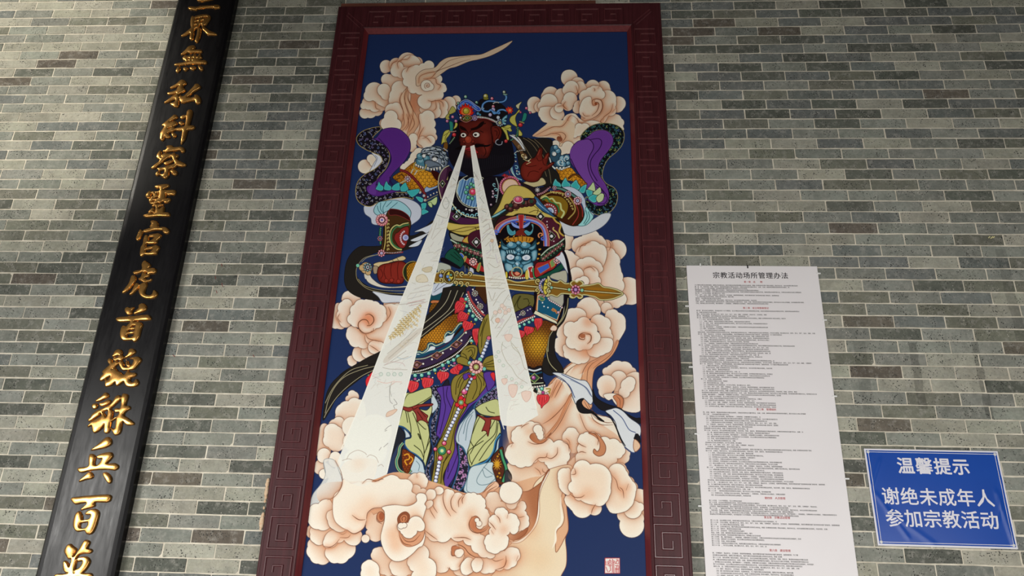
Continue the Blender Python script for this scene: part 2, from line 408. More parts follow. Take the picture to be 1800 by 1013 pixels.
U('660,540,60 700,520,70 730,540,62 600,520,40 690,560,50',k=.6,poly='560,440 780,440 780,560 700,598 600,560')
U('870,240,74 920,250,60 930,330,55 960,370,40'); U('880,460,75 930,450,62 850,500,50 960,420,40',poly='780,400 980,380 980,480 860,540 780,520')
U('740,250,62 620,290,60 610,320,50 800,300,60 830,370,58 770,430,50 640,410,62 700,440,50 740,420,60',k=.45,poly='640,250 780,220 860,330 840,420 720,470 600,420')
A(780,230,50); A(760,500,60)
CL(1.5,'800,340 740,330 700,350 700,380 740,390 750,370','740,340 800,350 800,400 770,430',sh=4)
O(728,358,26,'b06a48',None,0,ry=20)
U('1040,650,72 1100,660,75 1000,680,70 1120,690,60',poly='930,640 1180,640 1170,720 940,720')
U('1200,800,60 1190,740,40 1220,900,80 1180,980,60',poly='1100,720 1240,700 1250,1013 1080,1013 1060,900 1000,880')
U('1050,740,72 1030,790,60'); U('1130,800,62 1150,770,50 1100,860,50')
U('940,790,84 930,850,60',k=.25); A(960,820,60,'eebf9c',.6)
U('',k=.3,poly='920,880 1000,870 1080,900 1090,960 1060,1000 1010,950 990,920 960,930 930,910')
P('1000,900 1040,880 1090,920 1080,1000 1040,1000 1030,950','c98058','6e432f',.8); CL(1,'1030,895 1060,930 1060,1000',sh=4)
# ---- left middle rosette cloud
V(560,500,5.065)
CK[:]=['f6ebdc','f1c2a6']
U('270,120,62 320,140,55 240,130,35'); U('180,250,60 170,320,62 150,350,45 200,360,40',poly='150,180 220,200 230,380 140,370'); 
U('230,210,60 220,280,62 240,330,55 250,180,50'); U('300,690,40 340,640,45 290,670,35'); U('370,620,70 350,600,45'); U('440,600,60 470,600,50')
U('310,450,66 330,500,60 400,520,52 300,420,50 430,500,45',poly='260,400 460,430 460,540 360,560')
U('640,190,62 680,180,40 620,170,40'); U('690,250,60 640,300,100 600,400,110 560,440,90 700,210,40',poly='560,200 720,200 700,400 600,540 460,540 420,440')
U('500,560,60 540,560,50'); 
U('380,200,66 330,230,50 300,310,46 330,330,50 440,200,70 540,240,62 560,290,48 520,340,50 470,370,45 420,380,60 500,200,50',k=.5,poly='300,200 420,150 560,190 600,260 540,380 400,400 290,340')
A(440,310,60,'e9855c',.9)
CL(1.5,'430,365 450,360 430,320 390,315 355,345 360,395 410,435 480,420 490,390','415,275 450,265 485,290 490,330 460,365 430,370',sh=5)
CL(.9,'420,440 440,480 500,500 560,510','450,540 500,570 540,600','190,260 170,300 200,340','620,200 640,260 600,330',sh=6)
# ---- lower left
V(540,640,5.065)
CK[:]=['f4ebdc','eec4a4']
U('415,290,45 400,270,36 370,310,30'); U('330,430,80 350,400,70 400,380,60 300,470,50 420,360,60 350,490,60',poly='330,350 500,330 500,560 330,540 260,470')
U('140,620,60 130,700,50 110,760,60 150,780,60',poly='115,560 190,560 190,800 100,820'); U('250,550,60 280,520,50 240,600,60')
U('240,640,92 220,600,70 260,700,80 200,680,60'); U('120,900,50 110,930,52',k=.3); U('150,810,60 140,830,50',k=.3); U('250,860,60 250,830,50',k=.5); U('150,980,45')
P('145,870 220,920 250,940 260,1013 180,1013','dfe0da','8a8a88',.8)
U('400,560,90 400,690,80 600,600,150 560,760,150 440,860,110',k=.06,line='b08a74',lw=.4,sh=.4)
# ---- lower right clouds
V(880,660,5.065)
CK[:]=['f4ebda','edc29d']
P('500,20 560,30 620,150 700,300 800,330 1000,400 1080,560 1090,640 900,720 700,620 640,640 400,640 100,640 60,300 200,100 400,120','f1e5d2',None,0)
CLDBOX('500,20 700,300 1100,600 900,800 100,800 60,300 300,100')
A(470,350,100,'d4946e',.6); A(520,430,90,'d4946e',.5); A(980,520,80,'e2a880',.5); A(420,240,60,'e0b08c',.5)
P('640,160 600,250 560,340 500,440 440,520 370,590 300,580 360,570 430,500 510,400 560,290 610,180','c58a62','8a5138',.8)
CL(1,'620,180 560,270 500,340 430,400 370,435','640,190 590,300 540,400 480,490 400,570 330,600 270,580','500,40 470,120 440,190 420,230','540,30 480,130 450,200','560,40 520,120 480,200',sh=8,al=.7)
CL(1,'800,340 830,400 900,440 1000,440','800,335 860,390 940,420 1000,420','770,215 790,280 860,350 960,370 1000,400','740,230 800,320 900,390','700,340 760,480 840,520 900,560',sh=6,al=.6)
SC('1000,640 1060,620 1130,650 1145,720 1110,780 1040,800 980,760',k=.7)
SC('960,790 1060,780 1120,830 1130,900 1190,950 1215,1020 1100,1060 980,1013',k=.75)
CL(1,'960,870 1010,880 1050,930 1060,1000','1010,850 1060,850 1090,900',sh=9)
SC('580,490 625,465 680,500 692,560 672,610 690,650 640,695 600,660 560,600',k=.5); CL(.9,'580,560 610,590 615,640','560,590 600,640 605,690',sh=5)
P('600,700 640,690 640,730 610,760','7f93b0',None,0,al=.6)
SC('690,730 625,755 605,820 640,870 720,850 700,780',k=.6)
SC('610,820 555,850 515,920 525,1000 600,1050 660,1000 640,900',k=.7)
SC('690,820 655,870 690,905 620,915 612,980 640,1040 760,1090 930,1080 985,1000 985,930 960,870 900,850 800,850',k=.75,rad=12)
CL(.9,'660,900 700,915 760,910','620,930 650,960 720,970','630,1000 680,1000 720,985',sh=8)
SC('700,610 695,550 735,520 790,512 850,520 890,555 970,570 1060,600 1105,650 1085,710 1035,740 1018,780 1010,835 955,866 905,850 885,885 830,886 780,850 768,818 700,808 668,745 690,690',k=.28,rad=11)
P('780,512 850,520 905,575 935,640 920,700 870,720 825,690 832,655 858,678 880,650 878,590 840,545','c9875f','7a4630',1)
CL(1.1,'690,600 715,620 760,640','690,690 720,680 760,690','790,512 840,525 868,570 862,620','1035,740 1045,760','905,850 900,825','780,850 775,825',sh=5,al=.5)
SC('60,790 72,860 85,930 150,955 230,1020 340,1010 362,900 425,880 432,820 350,770 200,750',k=.8,rad=12)
CL(.9,'150,960 155,1010 190,1040','300,820 340,850 360,890','370,830 380,860 430,870',sh=7)
SC('120,605 98,540 125,480 185,455 225,425 300,422 365,460 385,520 380,560 470,600 560,590 605,640 610,700 590,770 540,830 470,845 410,800 390,770 330,745 290,780 220,810 130,800 60,750 48,670',k=.2,rad=13)
A(250,500,40,'e2a880',.5); A(350,720,60,'ebbd9a',.6)
P('262,560 265,530 290,515 325,530 328,560 350,585 400,560 450,510 380,600 310,600','b56f48','7a4630',.9)
U('345,515,34 352,545,28 330,480,40',k=.1,rad=4)
CL(1,'240,590 300,612 380,600 440,550','180,470 200,450 250,425','290,780 340,735 400,730 415,690','400,725 450,740 500,700 505,640','550,590 600,620 610,680','110,600 90,640','1,1 2,2 3,3',sh=6,al=.5)
CK[:]=['f4ebda','ebc3a0']
# ================= the figure
BK='26221f'; GO='cdb872'; DKL='241c1a'
# hair / black cloth behind the raised hand
V(860,200,5.065)
P('240,200 300,210 400,225 480,215 555,235 560,300 545,400 560,480 600,520 640,560 640,620 560,660 420,620 300,560 250,380',BK,'15110f',.8)
LL('9c8a66',.8,'300,215 370,260 430,340 470,440 510,560','340,215 420,270 480,380 530,500 550,620','400,225 460,280 520,360','280,240 320,300 380,400')
P('185,190 230,190 280,230 315,300 320,325 280,290 220,220','e6e6e2','333',.8)
# left black scarf
V(590,380,5.065)
P('600,180 520,220 440,260 300,270 220,270 150,320 100,400 80,500 80,590 110,660 180,710 280,740 380,750 480,745 620,710 740,640 640,690 500,680 350,650 250,600 190,540 185,460 220,400 300,350 420,310 560,310 700,260 830,150 800,120 700,170',BK,'15110f',.8)
P('480,250 600,210 740,180 830,120 880,60 860,40 800,90 720,140 820,135 770,160 640,190 720,210 660,215 740,240 650,270 720,265 600,310 500,300',BK,None,0)
P('700,140 830,80 880,50 820,150 770,135','d9dfe8','33302e',.7); P('665,215 790,160 830,150 740,220','d9dfe8','33302e',.7); P('650,270 740,220 770,215 740,260 690,275','d9dfe8','33302e',.7)
LL('a89c72',1,'440,340 330,350 260,370 215,410 185,470 185,540 210,590 290,650 420,680 540,690 640,690','380,340 280,370 230,410','200,560 260,620 380,655 520,665 640,665')
P('330,670 480,700 620,715 620,760 500,770 420,770 380,720','dbdfe6','555a66',.8)
P('265,530 300,520 330,560 400,610 500,630 640,620 640,632 480,640 380,630 290,590','e4dccb','4a4038',.7)
P('255,510 290,520 300,540 265,560','d9d2c4',None,0)
# streamers, lower left
V(560,500,5.065)
P('1317,-40 1200,60 1120,160 1040,260 940,350 860,410 720,480 560,590 440,650 320,720 220,780 150,850 90,930 70,1013 160,1013 230,950 320,880 420,800 520,720 640,660 780,560 900,490 1000,430 1100,330 1180,240 1240,140 1300,40',BK,'15110f',.8)
V(540,640,5.065)
P('610,0 480,20 380,50 280,110 200,200 160,320 140,500 200,420 240,340 300,260 380,190 460,130 560,80 640,40',BK,'15110f',.8)
LL('b8ae8a',1,'600,20 480,50 340,110 250,200 190,320 160,440','600,50 480,110 360,200 260,300 180,420 150,480','540,10 400,50 300,130 220,230 160,350')
P('585,70 540,110 520,150 530,200 560,160 590,120','e0343c','5a1018',.6); O(545,100,8,'7ab88a')
V(560,500,5.065)
LL('c8c0a0',1,'1230,30 1130,160 1020,270 930,340','1270,30 1190,170 1080,290 940,400','1000,300 900,380 800,430')
# right black band beside the skirt
V(880,520,5.065)
P('560,-60 600,-60 605,60 590,150 560,230 510,290 490,360 480,430 480,500 500,560 540,620 560,680 520,690 470,680 420,600 400,500 400,420 430,340 470,280 520,220 560,150 575,60',BK,'15110f',.8)
P('380,560 420,560 440,640 480,690 520,690 440,710 380,680 360,640',BK,'15110f',.8)
LL('c8c090',1.1,'600,20 590,110 550,210 480,290 430,370 410,460 420,560 450,620 500,670','570,60 545,200 450,310 425,400 420,500','480,690 560,690')
# ---------------- left sleeve (purple) and pauldron
V(600,200,5.065)
P('270,345 350,360 375,400 350,440 300,490 250,520 290,440 310,400','dfe3ee','5a6070',.8)
LL('5a6070',.8,'300,370 320,400 290,470')
P('300,770 360,740 480,740 600,760 680,800 715,860 700,930 640,980 600,1000 560,980 300,990 260,930 210,890 200,830 230,810','ccd2e0','5a6070',.9)
brocade('360,125 290,122 200,150 150,190 135,230 160,280 220,320 290,350 350,380 360,430 300,490 210,540 150,600 128,680 140,760 190,810 260,825 330,790 440,760 560,745 640,760 600,710 500,700 330,690 300,640 330,560 400,480 430,380 400,300 330,240 280,210','1c1820',['7f83b4','a3a0a8','7c6f9e','5f6fa0','8a8a86'],s=44,seed=1,line='b39a5c',lw=1.3,w=1.3,r=.3)
P('310,215 360,150 400,130 460,125 520,140 580,190 610,240 615,310 590,380 540,450 480,510 440,560 420,620 400,640 330,640 310,600 340,560 400,500 440,430 440,370 400,300 340,250 280,220','5d2d86','2a1240',1,edge='74489c',er=6,ea=.3)
P('330,640 240,640 225,680 260,720 330,735 430,710 520,690 600,690 640,700 560,670 480,660 400,690 330,690','5d2d86','2a1240',1)
P('310,600 260,640 240,700 300,720 310,690 300,650','6a3a94',None,0)
LL('2a1240',1.1,'330,215 380,270 425,330 440,400 420,470 350,560 310,620','470,560 440,600 470,640','430,560 440,620 480,650')
# shoulder beast (left)
mail('460,560 520,520 560,500 660,430 740,500 860,540 880,600 850,660 740,700 680,690 600,670 560,640 480,590','b5741c','e8a52e',s=38,glow=(740,580,110))
P('720,320 800,290 880,290 930,340 950,400 940,460 900,500 890,540 850,490 780,510 740,500 700,480 670,470 650,440 660,400 700,380','8f9bab','20242c',1,edge='3a4450',er=7)
for x,y,r in ((715,425,50),(760,400,30),(700,380,30)): O(x,y,r,'4f8497','1a2a34',.9,hi='8fb8c4')
for x,y,rx,ry,ro in ((770,325,34,18,-30),(820,312,36,17,-8),(870,322,36,17,18),(915,352,34,16,45),(938,395,30,15,70),(850,352,30,14,10),(890,388,28,14,50),(905,430,30,14,75),(780,358,26,12,-20),(835,385,24,12,15)): O(x,y,rx,'3a4550','101418',1,ry=ry,rot=ro); O(x-4,y-3,rx*.72,'8d9aa6',None,0,ry=ry*.5,rot=ro); L([x-rx*.5,y+2,x,y-ry*.4,x+rx*.5,y],'e6ecee',1)
for x,y in ((850,425),(895,465),(870,455)): scroll(x,y,16,'dfe6ea',1.4,1,x)
P('740,425 780,410 830,425 880,450 900,490 850,470 790,480 750,470','6f7d8c','101418',.9,edge='2c3640',er=3)
for y in (300,320,345,365): L([715,y+20,740,y,790,y-5,860,y+12],'e8eef0',1.2,tap=1)
O(735,375,17,'e8e8e4'); O(830,405,24,'e8e8e4',ry=17); LL('101418',1.6,'700,370 740,352 770,365','800,390 835,378 870,398')
O(690,490,44,'00000'if 0 else 'b5741c',None,0,ry=1)
L('660,430 645,470 660,500 700,505 745,490 755,450','b9a65c',2.2)
for x,y in ((665,460),(685,470),(705,478),(725,484)): P([x-9,y-12,x+9,y-12,x,y+14],'f2efe4','222',.5)
for x,y,h in ((770,490,18),(800,500,26),(825,500,30),(850,492,18),(878,486,24)): P([x-8,y-12,x+8,y-12,x+2,y+h],'f2efe4','222',.5)
P('800,505 860,520 890,560 860,600 820,560','3a1210',None,0)
L('640,490 620,530','c9c4b4',2.4); L('675,505 650,545','c9c4b4',2.4)
L('520,500 580,520 640,570 700,640 740,710 750,780','5e1d20',5.5); L('520,500 580,520 640,570 700,640 740,710 750,780','8c3030',2)
rosette(590,580,30,'d8b8b8','c8c8d8','808090',8); LL('2a1c18',1.2,'500,560 540,540 560,570','480,590 520,570')
L('520,620 560,600 580,590','b8ae8a',3)
for x,y in ((700,700),(735,730),(745,770)): O(x,y,14,'b8bcc4')
P('740,670 760,650 790,660 850,640 870,620 860,650 800,680 750,700','9db4d8','1e2a40',.8)
for pts in ('305,670 320,640 335,605 350,630 375,650 370,680 340,685','378,670 385,630 402,600 420,630 445,650 440,680 400,682','448,675 460,640 512,612 520,640 530,670 500,685','530,690 528,650 570,612 585,640 597,670 580,692','580,690 610,680 690,670 690,700 650,735 620,740','660,740 700,740 730,760 720,790 690,780','712,830 710,800 755,795 755,830 740,855 715,850','718,900 715,860 740,850 778,872 750,890'): P(pts,'3fb3b4','123a40',.9,edge='a8e0d8',er=2.5,ea=.7)
for pts in ('765,790 800,770 850,740 850,790 830,815 800,800','770,800 790,830 810,830 800,790'): P(pts,'c3d89a','2e4a20',.8)
LL('b9a65c',1.1,'740,780 800,750 860,720'); beads('770,740 810,715 850,700',8,'d8d4cc',26)
# left forearm
P('290,850 330,790 400,775 480,770 540,790 590,830 620,880 600,940 560,880 480,850 400,870 350,910 300,890','9fd0da','1d3a44',.9)
LL('1d5060',.9,'320,820 330,860 360,900','350,790 350,850 380,890','400,780 370,840 380,890','450,780 400,830','500,790 430,850')
V(590,380,5.065)
P('470,-50 560,-40 640,0 670,60 660,130 650,200 600,290 560,330 450,340 400,330 420,200 430,80','4a3018','17100c',1)
P('480,-60 540,-60 600,-40 650,0 660,40 600,10 540,-10 480,-10','3a1414','8c3030',1)
L('650,60 600,70 570,85 540,80 500,110 480,170 490,240 540,290 590,300','17100c',5); L('650,60 600,70 570,85 540,80 500,110 480,170 490,240 540,290 590,300','c8c07a',2.6); L('655,75 605,85 575,98 545,95 510,130 495,180 505,240 550,280 590,288','3f7a4c',2.6)
P('650,100 590,110 560,140 530,160 520,200 540,240 570,280 610,280 640,220','8e2a26','17100c',.8)
for i in range(9):
    a=2.0+i*.29; O(628+50*np.cos(a),195+62*np.sin(a),10,'e9c4c8','4a1f28',.5)
O(622,192,28,'c3c6e6','222a50',.8); O(625,192,16,'8d93cc',None,0)
L('440,80 440,200 430,320','17100c',4); L('440,30 445,120 440,240 425,320','c8b060',2)
for y in range(40,300,32): scroll(470,y,12,'cfc074',1.6,.9,2.2)
L('440,325 500,330 570,325 600,320','a83a34',2.6); beads('445,325 510,328 580,318',6,'e9d8d4',15)
L('400,100 395,160 400,250','173020',4.4); L('400,100 395,160 400,250','4a9a6c',2.4); beads('402,110 398,150',6,'6cc0a0',18); 
rosette(395,200,24,'b86878','88a0b8','405070',8); rosette(412,35,55,'e68a90','f0d0d0','7a6ec0',14); rosette(408,330,34,'e68a9c','d8c8d8','8a8ad0',8)
# left hand and cuff
P('335,430 380,410 440,405 500,390 560,365 600,355 625,375 600,395 540,400 480,415 430,440 370,455','d8c493','3a2c1c',.8); LL('3a2c1c',.7,'500,390 520,405','545,375 560,395')
P('335,450 375,450 370,505 340,510','a89478','3a2c1c',.8)
P('380,460 420,430 500,415 560,400 610,410 640,450 620,520 600,590 560,605 500,600 440,600 390,580 370,520','8a2c22','2a0c0a',1,edge='5a1812',er=7,ea=.7)
LL('4a120e',1,'500,420 490,470 495,540','560,410 550,470 555,560','440,440 430,500 450,560','480,560 500,600 520,560','400,470 420,520 400,560','580,540 600,550'); 
for x,y in ((498,570),(560,580),(450,575)): O(x,y,18,'9c3428','4a120e',.7)
O(690,500,92,'26301c','b9a65c',1.2,ry=98); mail('640,440 700,410 760,420 720,560 650,580 630,500','c88a20','e0a52e',s=20)
O(272,462,54,'c9a878','3a2c1c',1,ry=52); O(235,460,28,'c9a878','3a2c1c',.8); O(290,500,26,'c9a878','3a2c1c',.8); rosette(285,455,40,'3f8a8c','b8d0d0','334',8); O(197,440,17,'7ac8a8')
# ---------------- right sleeve
V(860,200,5.065)
O(600,340,40,'5a8090'); P('545,300 580,280 620,310 640,370 680,360 720,400 730,450 700,480 640,490 590,470 560,420 540,380','35566c','10202c',1)
for x,y,r in ((575,355,26),(610,330,24),(590,300,22),(650,400,30),(690,390,26),(620,440,28),(660,450,24),(700,440,20)): O(x,y,r,'5f91ab','10202c',.9,hi='b4d2dc')
scroll(640,430,34,'dce8e6',1.8,1.1,1); scroll(690,400,28,'dce8e6',1.5,1,2); O(578,358,20,'e6e8e4')
P('528,380 545,400 560,450 590,480 640,485 720,460 700,490 640,505 580,495 545,450','e6ece4','20303a',.9)
for x in (600,630,660,690): P([x-10,478,x+10,474,x+2,500],'f4f2e6','222',.5)
mail('590,490 640,505 720,480 780,540 860,600 860,660 800,640 740,600 640,590 620,540','c07a1c','eaa22c',s=36,glow=(720,540,90)); LL('3a1c10',4,'700,580 760,540 840,580'); LL('7a4a18',1.8,'700,580 760,540 840,580')
brocade('820,250 810,210 840,160 900,110 980,85 1060,85 1140,105 1190,150 1200,210 1180,280 1130,340 1060,400 1020,470 1005,560 1040,620 1110,660 1140,720 1130,800 1080,870 1010,905 930,890 880,850 850,780 870,740 940,800 1040,800 1060,740 1040,640 990,560 970,480 990,400 1050,340 1100,260 1090,190 1040,150 960,145 900,180 870,230','14181c',['3f6f80','5a8f78','4a6a9a','2f5f60','8a9a5a'],s=38,seed=4,line='a8986a',lw=1.2,w=1.5,r=.33)
P('830,230 880,200 930,160 990,145 1050,155 1095,200 1100,260 1060,330 1010,390 980,440 970,500 990,560 1030,620 1060,690 1065,750 1040,800 980,820 920,800 870,760 930,760 860,660 870,620 830,570 770,500 725,430 718,360 735,300 780,250','6e3c96','2a1240',1,edge='8f5cb0',er=5,ea=.3)
P('720,380 730,310 780,260 830,235 900,235 930,290 900,360 880,440 900,520 940,600 900,640 870,620 780,510','7a48a0',None,0)
LL('241038',1.3,'830,232 880,225 920,260 925,310 890,380 875,440 890,520 930,600 990,660 1040,720','900,230 970,222 1000,250 980,310 930,370 900,430 910,510 960,600','1040,720 1050,760 1020,800 960,800','950,650 1000,680 1030,740','725,400 780,510 860,620')
for pts in ('565,630 575,600 590,580 605,600 635,625 635,660 600,660 570,645','640,640 655,600 678,570 695,600 725,630 710,655 670,660','722,640 745,610 775,590 790,620 810,650 790,680 750,670','795,690 820,650 865,630 860,670 845,705 815,705','860,680 890,675 920,690 910,740 890,750 865,720','880,750 930,715 960,720 955,780 920,790'): P(pts,'3fb3b4','123a40',.9,edge='b4e4da',er=3,ea=.8)
for pts in ('875,670 900,640 925,610 940,650 940,690 900,680','920,710 950,680 985,655 995,700 960,725','950,750 990,710 1020,720 1010,770 970,790'): P(pts,'c8dca4','2e4a20',.9,edge='e8eccc',er=2)
P('560,900 600,930 680,980 760,1000 850,985 940,930 1010,890 1080,890 1060,950 1000,1010 900,1060 760,1090 660,1060','d4d8de','5a6070',.9)
P('640,660 720,650 800,690 850,760 860,820 900,870 930,900 900,960 850,990 800,990 840,900 830,820 780,740 700,690','c4d0e0','4a5668',.9)
P('860,830 900,880 925,920 880,980 830,1000 790,990 840,920','9fdcdc','1d4a50',.8); LL('1d4a50',1,'860,860 870,920 840,980','880,870 890,930 850,990')
# right arm armour
P('400,740 470,700 560,690 640,690 720,720 780,780 830,850 840,920 800,980 740,1000 640,960 560,900 500,830','43200f','17100c',1)
LL('a83a34',1.6,'550,700 640,700 720,750 780,830 790,910 740,990','560,690 660,690 750,740 820,830 830,920')
L('460,740 560,700 680,720 750,800 760,870 700,940','b09a52',2.4); P('480,760 540,730 640,740 700,800 690,880 640,930 560,880 520,800','8a6a1e','17100c',.8)
L('455,755 500,735 530,760 560,755 590,790 630,800 640,850 665,880 640,930','c8d08a',3.2); L('470,770 510,750 545,790 580,800 610,830 620,880','3c7a46',3)
for i,(x,y) in enumerate(along('550,690 640,720 720,790 740,850',26)): scroll(x,y,11,'d8c878',1.4,.8,i)
P('480,820 520,790 580,810 610,860 590,920 540,930 490,900','9a3428','17100c',.9); beads('480,830 510,810 560,820 590,860 580,900',9,'eab6c4',20); O(540,870,36,'c8d4e4','222a50',.8); O(540,870,20,'8fa4d0',None,0)
L('560,655 640,670 720,710 790,760','17100c',7); L('560,655 640,670 720,710 790,760','5c8a80',4.2); rosette(700,715,30,'e0a8b8','d8d8e8','7080b0',9); rosette(785,775,38,'e0a8b8','d8d8e8','7080b0',10); rosette(580,660,20,'e0b8c0','c8c8d8','8080a0',8)
# right hand
P('300,620 340,600 420,590 470,570 500,600 495,630 420,650 350,655','cdbf8f','3a2c1c',.9)
P('300,440 330,420 370,400 400,390 420,360 440,310 460,300 475,320 470,370 480,400 500,360 525,345 535,365 520,420 510,460 540,440 575,430 575,445 540,480 480,520 460,560 430,600 370,610 310,590 280,540 280,480','7c2a20','24100c',1,edge='4a1712',er=8,ea=.7)
LL('3c100c',1.1,'420,390 440,420 470,410','470,370 480,440 500,460','440,520 400,510 360,520 340,560','320,460 360,470 420,460','470,480 440,500','430,600 460,560 480,520')
L('430,370 450,320','a04434',1.4); L('500,400 520,360','a04434',1.4); L('520,470 560,440','a04434',1.2)
P('230,200 280,260 310,320 300,340 330,360 340,390 300,400 260,330 210,260 190,230','6a4a30','17100c',.9); scroll(300,370,22,'d8c890',1.8,1,0); scroll(270,290,16,'b09060',1.4,1,2); beads('255,335 285,325 315,325',6,'ece8dc',14); O(325,390,14,'d8c8a8'); O(350,420,10,'e6dcc8'); LL('d8c890',1.4,'300,400 340,420 370,400','330,450 370,430')
# ================= torso
V(760,360,5.065)
P('150,240 200,330 260,470 300,560 460,620 600,660 900,640 1080,560 1170,420 1175,280 1120,130 1060,70 900,0 500,-120 200,0',BK,'15110f',1)
V(600,200,5.065)
P('900,500 960,470 1010,560 1000,640 940,760 900,820 870,740 860,620','3a1c34','17100c',1); P('880,560 910,500 940,480 930,560 900,700 880,760','56304c',None,0)
L('890,760 865,650 870,560 910,490 960,460','c9c4a0',1.8); L('940,590 970,540 1020,570','b8b06a',2.2); P('875,622 900,590 925,622 900,658','1e2a24','c8c48a',1,0); O(900,622,9,'d8dcd8')
P('960,520 1060,560 1200,540 1317,560 1340,700 1317,860 1220,940 1120,950 1010,880 960,760','17121a','0e0a0c',.9)
O(1172,690,148,'1c1a22','c8cdb0',1.4); O(1172,690,134,'111318',None,0)
P('1050,600 1085,580 1110,595 1150,570 1190,575 1230,590 1270,590 1310,640 1317,700 1300,760 1260,800 1200,830 1150,825 1080,790 1050,740 1030,690 1040,640','7fa8cc','dfe4d4',1.3)
clip_to('1050,600 1085,580 1110,595 1150,570 1190,575 1230,590 1270,590 1310,640 1317,700 1300,760 1260,800 1200,830 1150,825 1080,790 1050,740 1030,690 1040,640')
for k in range(14): L([1010+k*26,860,1090+k*26,560],'234a80' if k%2 else '4a78b0',2,0)
unclip()
for x,y in ((1155,628),(1120,655),(1110,700),(1130,745),(1165,755),(1180,640)): O(x,y,17,'4fae8c','2a1f1c',.8,hi='a0dcc0')
O(1170,695,36,'b8a060'); O(1170,695,26,'e03a64','5a1020',.8,hi='f8b0c0')
V(760,360,5.065)
for x,y in along('170,0 230,60 330,100 400,90',44): scroll(x,y,20,'8fd0dc',2,.9,2.4)
L('170,-20 220,50 300,100 400,120','e0dcb0',1.8); beads('300,40 350,50 390,40',9,'e6e0e0',34); O(350,50,14,'c8ccd4')
P('150,90 170,60 260,110 420,130 420,180 300,190 160,130','4a2044','17100c',.9)
for x,y in ((215,105),): P([x-34,y,x,y-34,x+34,y,x,y+32],'1e2a24','b8c4a0',1,0); O(x,y,14,'d8dce0')
V(860,200,5.065)
P('0,560 100,560 200,560 260,600 200,640 120,700 60,790 0,840 -60,760 -60,600','17121a','0e0a0c',.9)
for x,y in ((30,690),(35,712),(30,740),(15,810)): O(x,y,11,'a88aa0','111',.5,hi='ece0e4')
for x,y in ((45,630),(60,680),(60,740)): scroll(x,y,18,'8fc8d0',1.8,.9,x)
L('60,570 80,640 75,720 60,790','a8b4b0',1.8)
L('190,330 210,420 200,480 230,560 290,590','8fc8d0',2); L('250,330 200,380 190,440 200,520 260,590','dfe4d0',1.2)
for x,y,a in ((230,370,1),(215,420,2),(240,480,4),(250,530,5)): scroll(x,y,20,'8fc8d0',1.8,.9,a)
for x,y in ((235,425),(245,510),(268,535)): O(x,y,8,'e8e0dc')
O(185,645,92,'7a3040','17100c',1); 
for k in range(22):
    a=2.2+k*.2; O(185+88*np.cos(a),650+88*np.sin(a),10,'e07a98','4a1f28',.5)
O(188,655,72,'ecc8b0','c9a050',1.2)
P('110,550 150,540 185,560 170,500 185,530 160,570','a03434',None,0); O(135,548,14,'b8303c')
P('260,600 330,630 420,660 500,650 560,640 480,710 420,730 360,700 310,650','2a1f24','17100c',1)
for k in range(8): a=k*.785; L([428,678,428+22*np.cos(a),678+22*np.sin(a)],'d4d0cc',1.3,0)
L('420,720 480,700 530,660','c08090',2.6); beads('430,725 490,700 540,655',7,'e0a0a8',17)
# yellow sash across the body
V(760,360,5.065)
P('160,230 260,270 370,260 460,220 420,190 300,190 200,200','c9b45a','3a2c10',.9)
P('130,155 160,160 260,175 400,170 500,130 560,60 600,-10 640,-110 700,-170 800,-165 880,-120 930,-50 860,-60 780,-50 700,-10 640,30 560,100 440,190 300,200 160,230 125,190','d3bd62','3a2c10',1,edge='b59a42',er=4,ea=.4)
P('640,100 760,10 860,-20 940,10 980,60 1070,100 1110,120 1000,110 880,90 760,80 700,110','d3bd62','3a2c10',.9)
LL('3a2c10',.9,'860,70 920,50 980,70','640,100 700,60 760,50','900,10 940,40 930,80','160,230 260,240 360,215 440,195','380,200 400,240')
P('520,110 600,60 680,20 700,10 640,60 560,110','4a8a9a','17303a',.8); LL('a8d8dc',1.2,'540,105 620,60 690,20','530,110 600,80')
V(860,200,5.065)
P('400,740 430,750 470,800 540,870 580,920 500,880 440,840 410,800','35608a','17303a',.8); LL('8fc0e0',1.1,'410,760 460,820 530,880','420,790 480,840')
for x,y,r in ((160,830,26),(190,850,26),(220,800,30),(240,820,34),(290,800,36),(330,800,30),(370,790,36),(390,780,28)): O(x,y,r,'4a2424','1a0c0c',.8,hi='8a5a50')
for x,y in ((190,815),(300,790),(375,780)): O(x,y,18,'2e4a38')
O(258,768,46,'e8c8c8','5a1020',.9,ry=34); O(258,765,34,'d84a74','5a1020',.8,ry=24,hi='f0a0b8')
# belly: armour field with arch and beast mask
V(760,360,5.065)
P('600,110 700,100 800,95 900,100 1000,120 1080,130 1120,180 1150,250 1175,300 1140,340 1000,470 900,560 620,620 560,400 540,240','3a1a24','17100c',1)
P('1000,110 1080,130 1120,180 1150,250 1172,290 1120,320 1060,370 1040,280 1000,200 940,140','522030',None,0)
L('1070,110 1100,150 1140,180 1130,240 1170,280','c9a848',3); L('1080,200 1075,220 1110,250 1130,300','d8c070',2.4)
for x,y in ((962,105),(1060,280),(390,330)): P([x-38,y,x,y-40,x+38,y,x,y+42],'26221e','a8b494',1.1,0); O(x,y,16,'e4e4e8')
for x,y in ((1020,150),(1025,200),(1080,325),(1045,235),(1020,180)): O(x,y,6,'ece0e0',None,0)
P('560,240 580,180 640,140 720,110 800,105 880,110 950,140 1000,200 1030,280 1030,380 960,470 620,480 580,380','141014','17100c',.9)
for c,w,o in (('d08858',2,0),('a03a70',2,9),('e0a070',1.4,17),('5a6ed0',4.4,30),('a8b8f0',1.6,26),('d87850',1.6,46)):
    L([552+o,250,570+o,190+o*.6,640+o*.4,140+o*.8,720,112+o,790,104+o,870,110+o,950-o*.4,140+o*.8,1005-o*.7,190+o*.6,1035-o,280,1038-o,370],c,w)
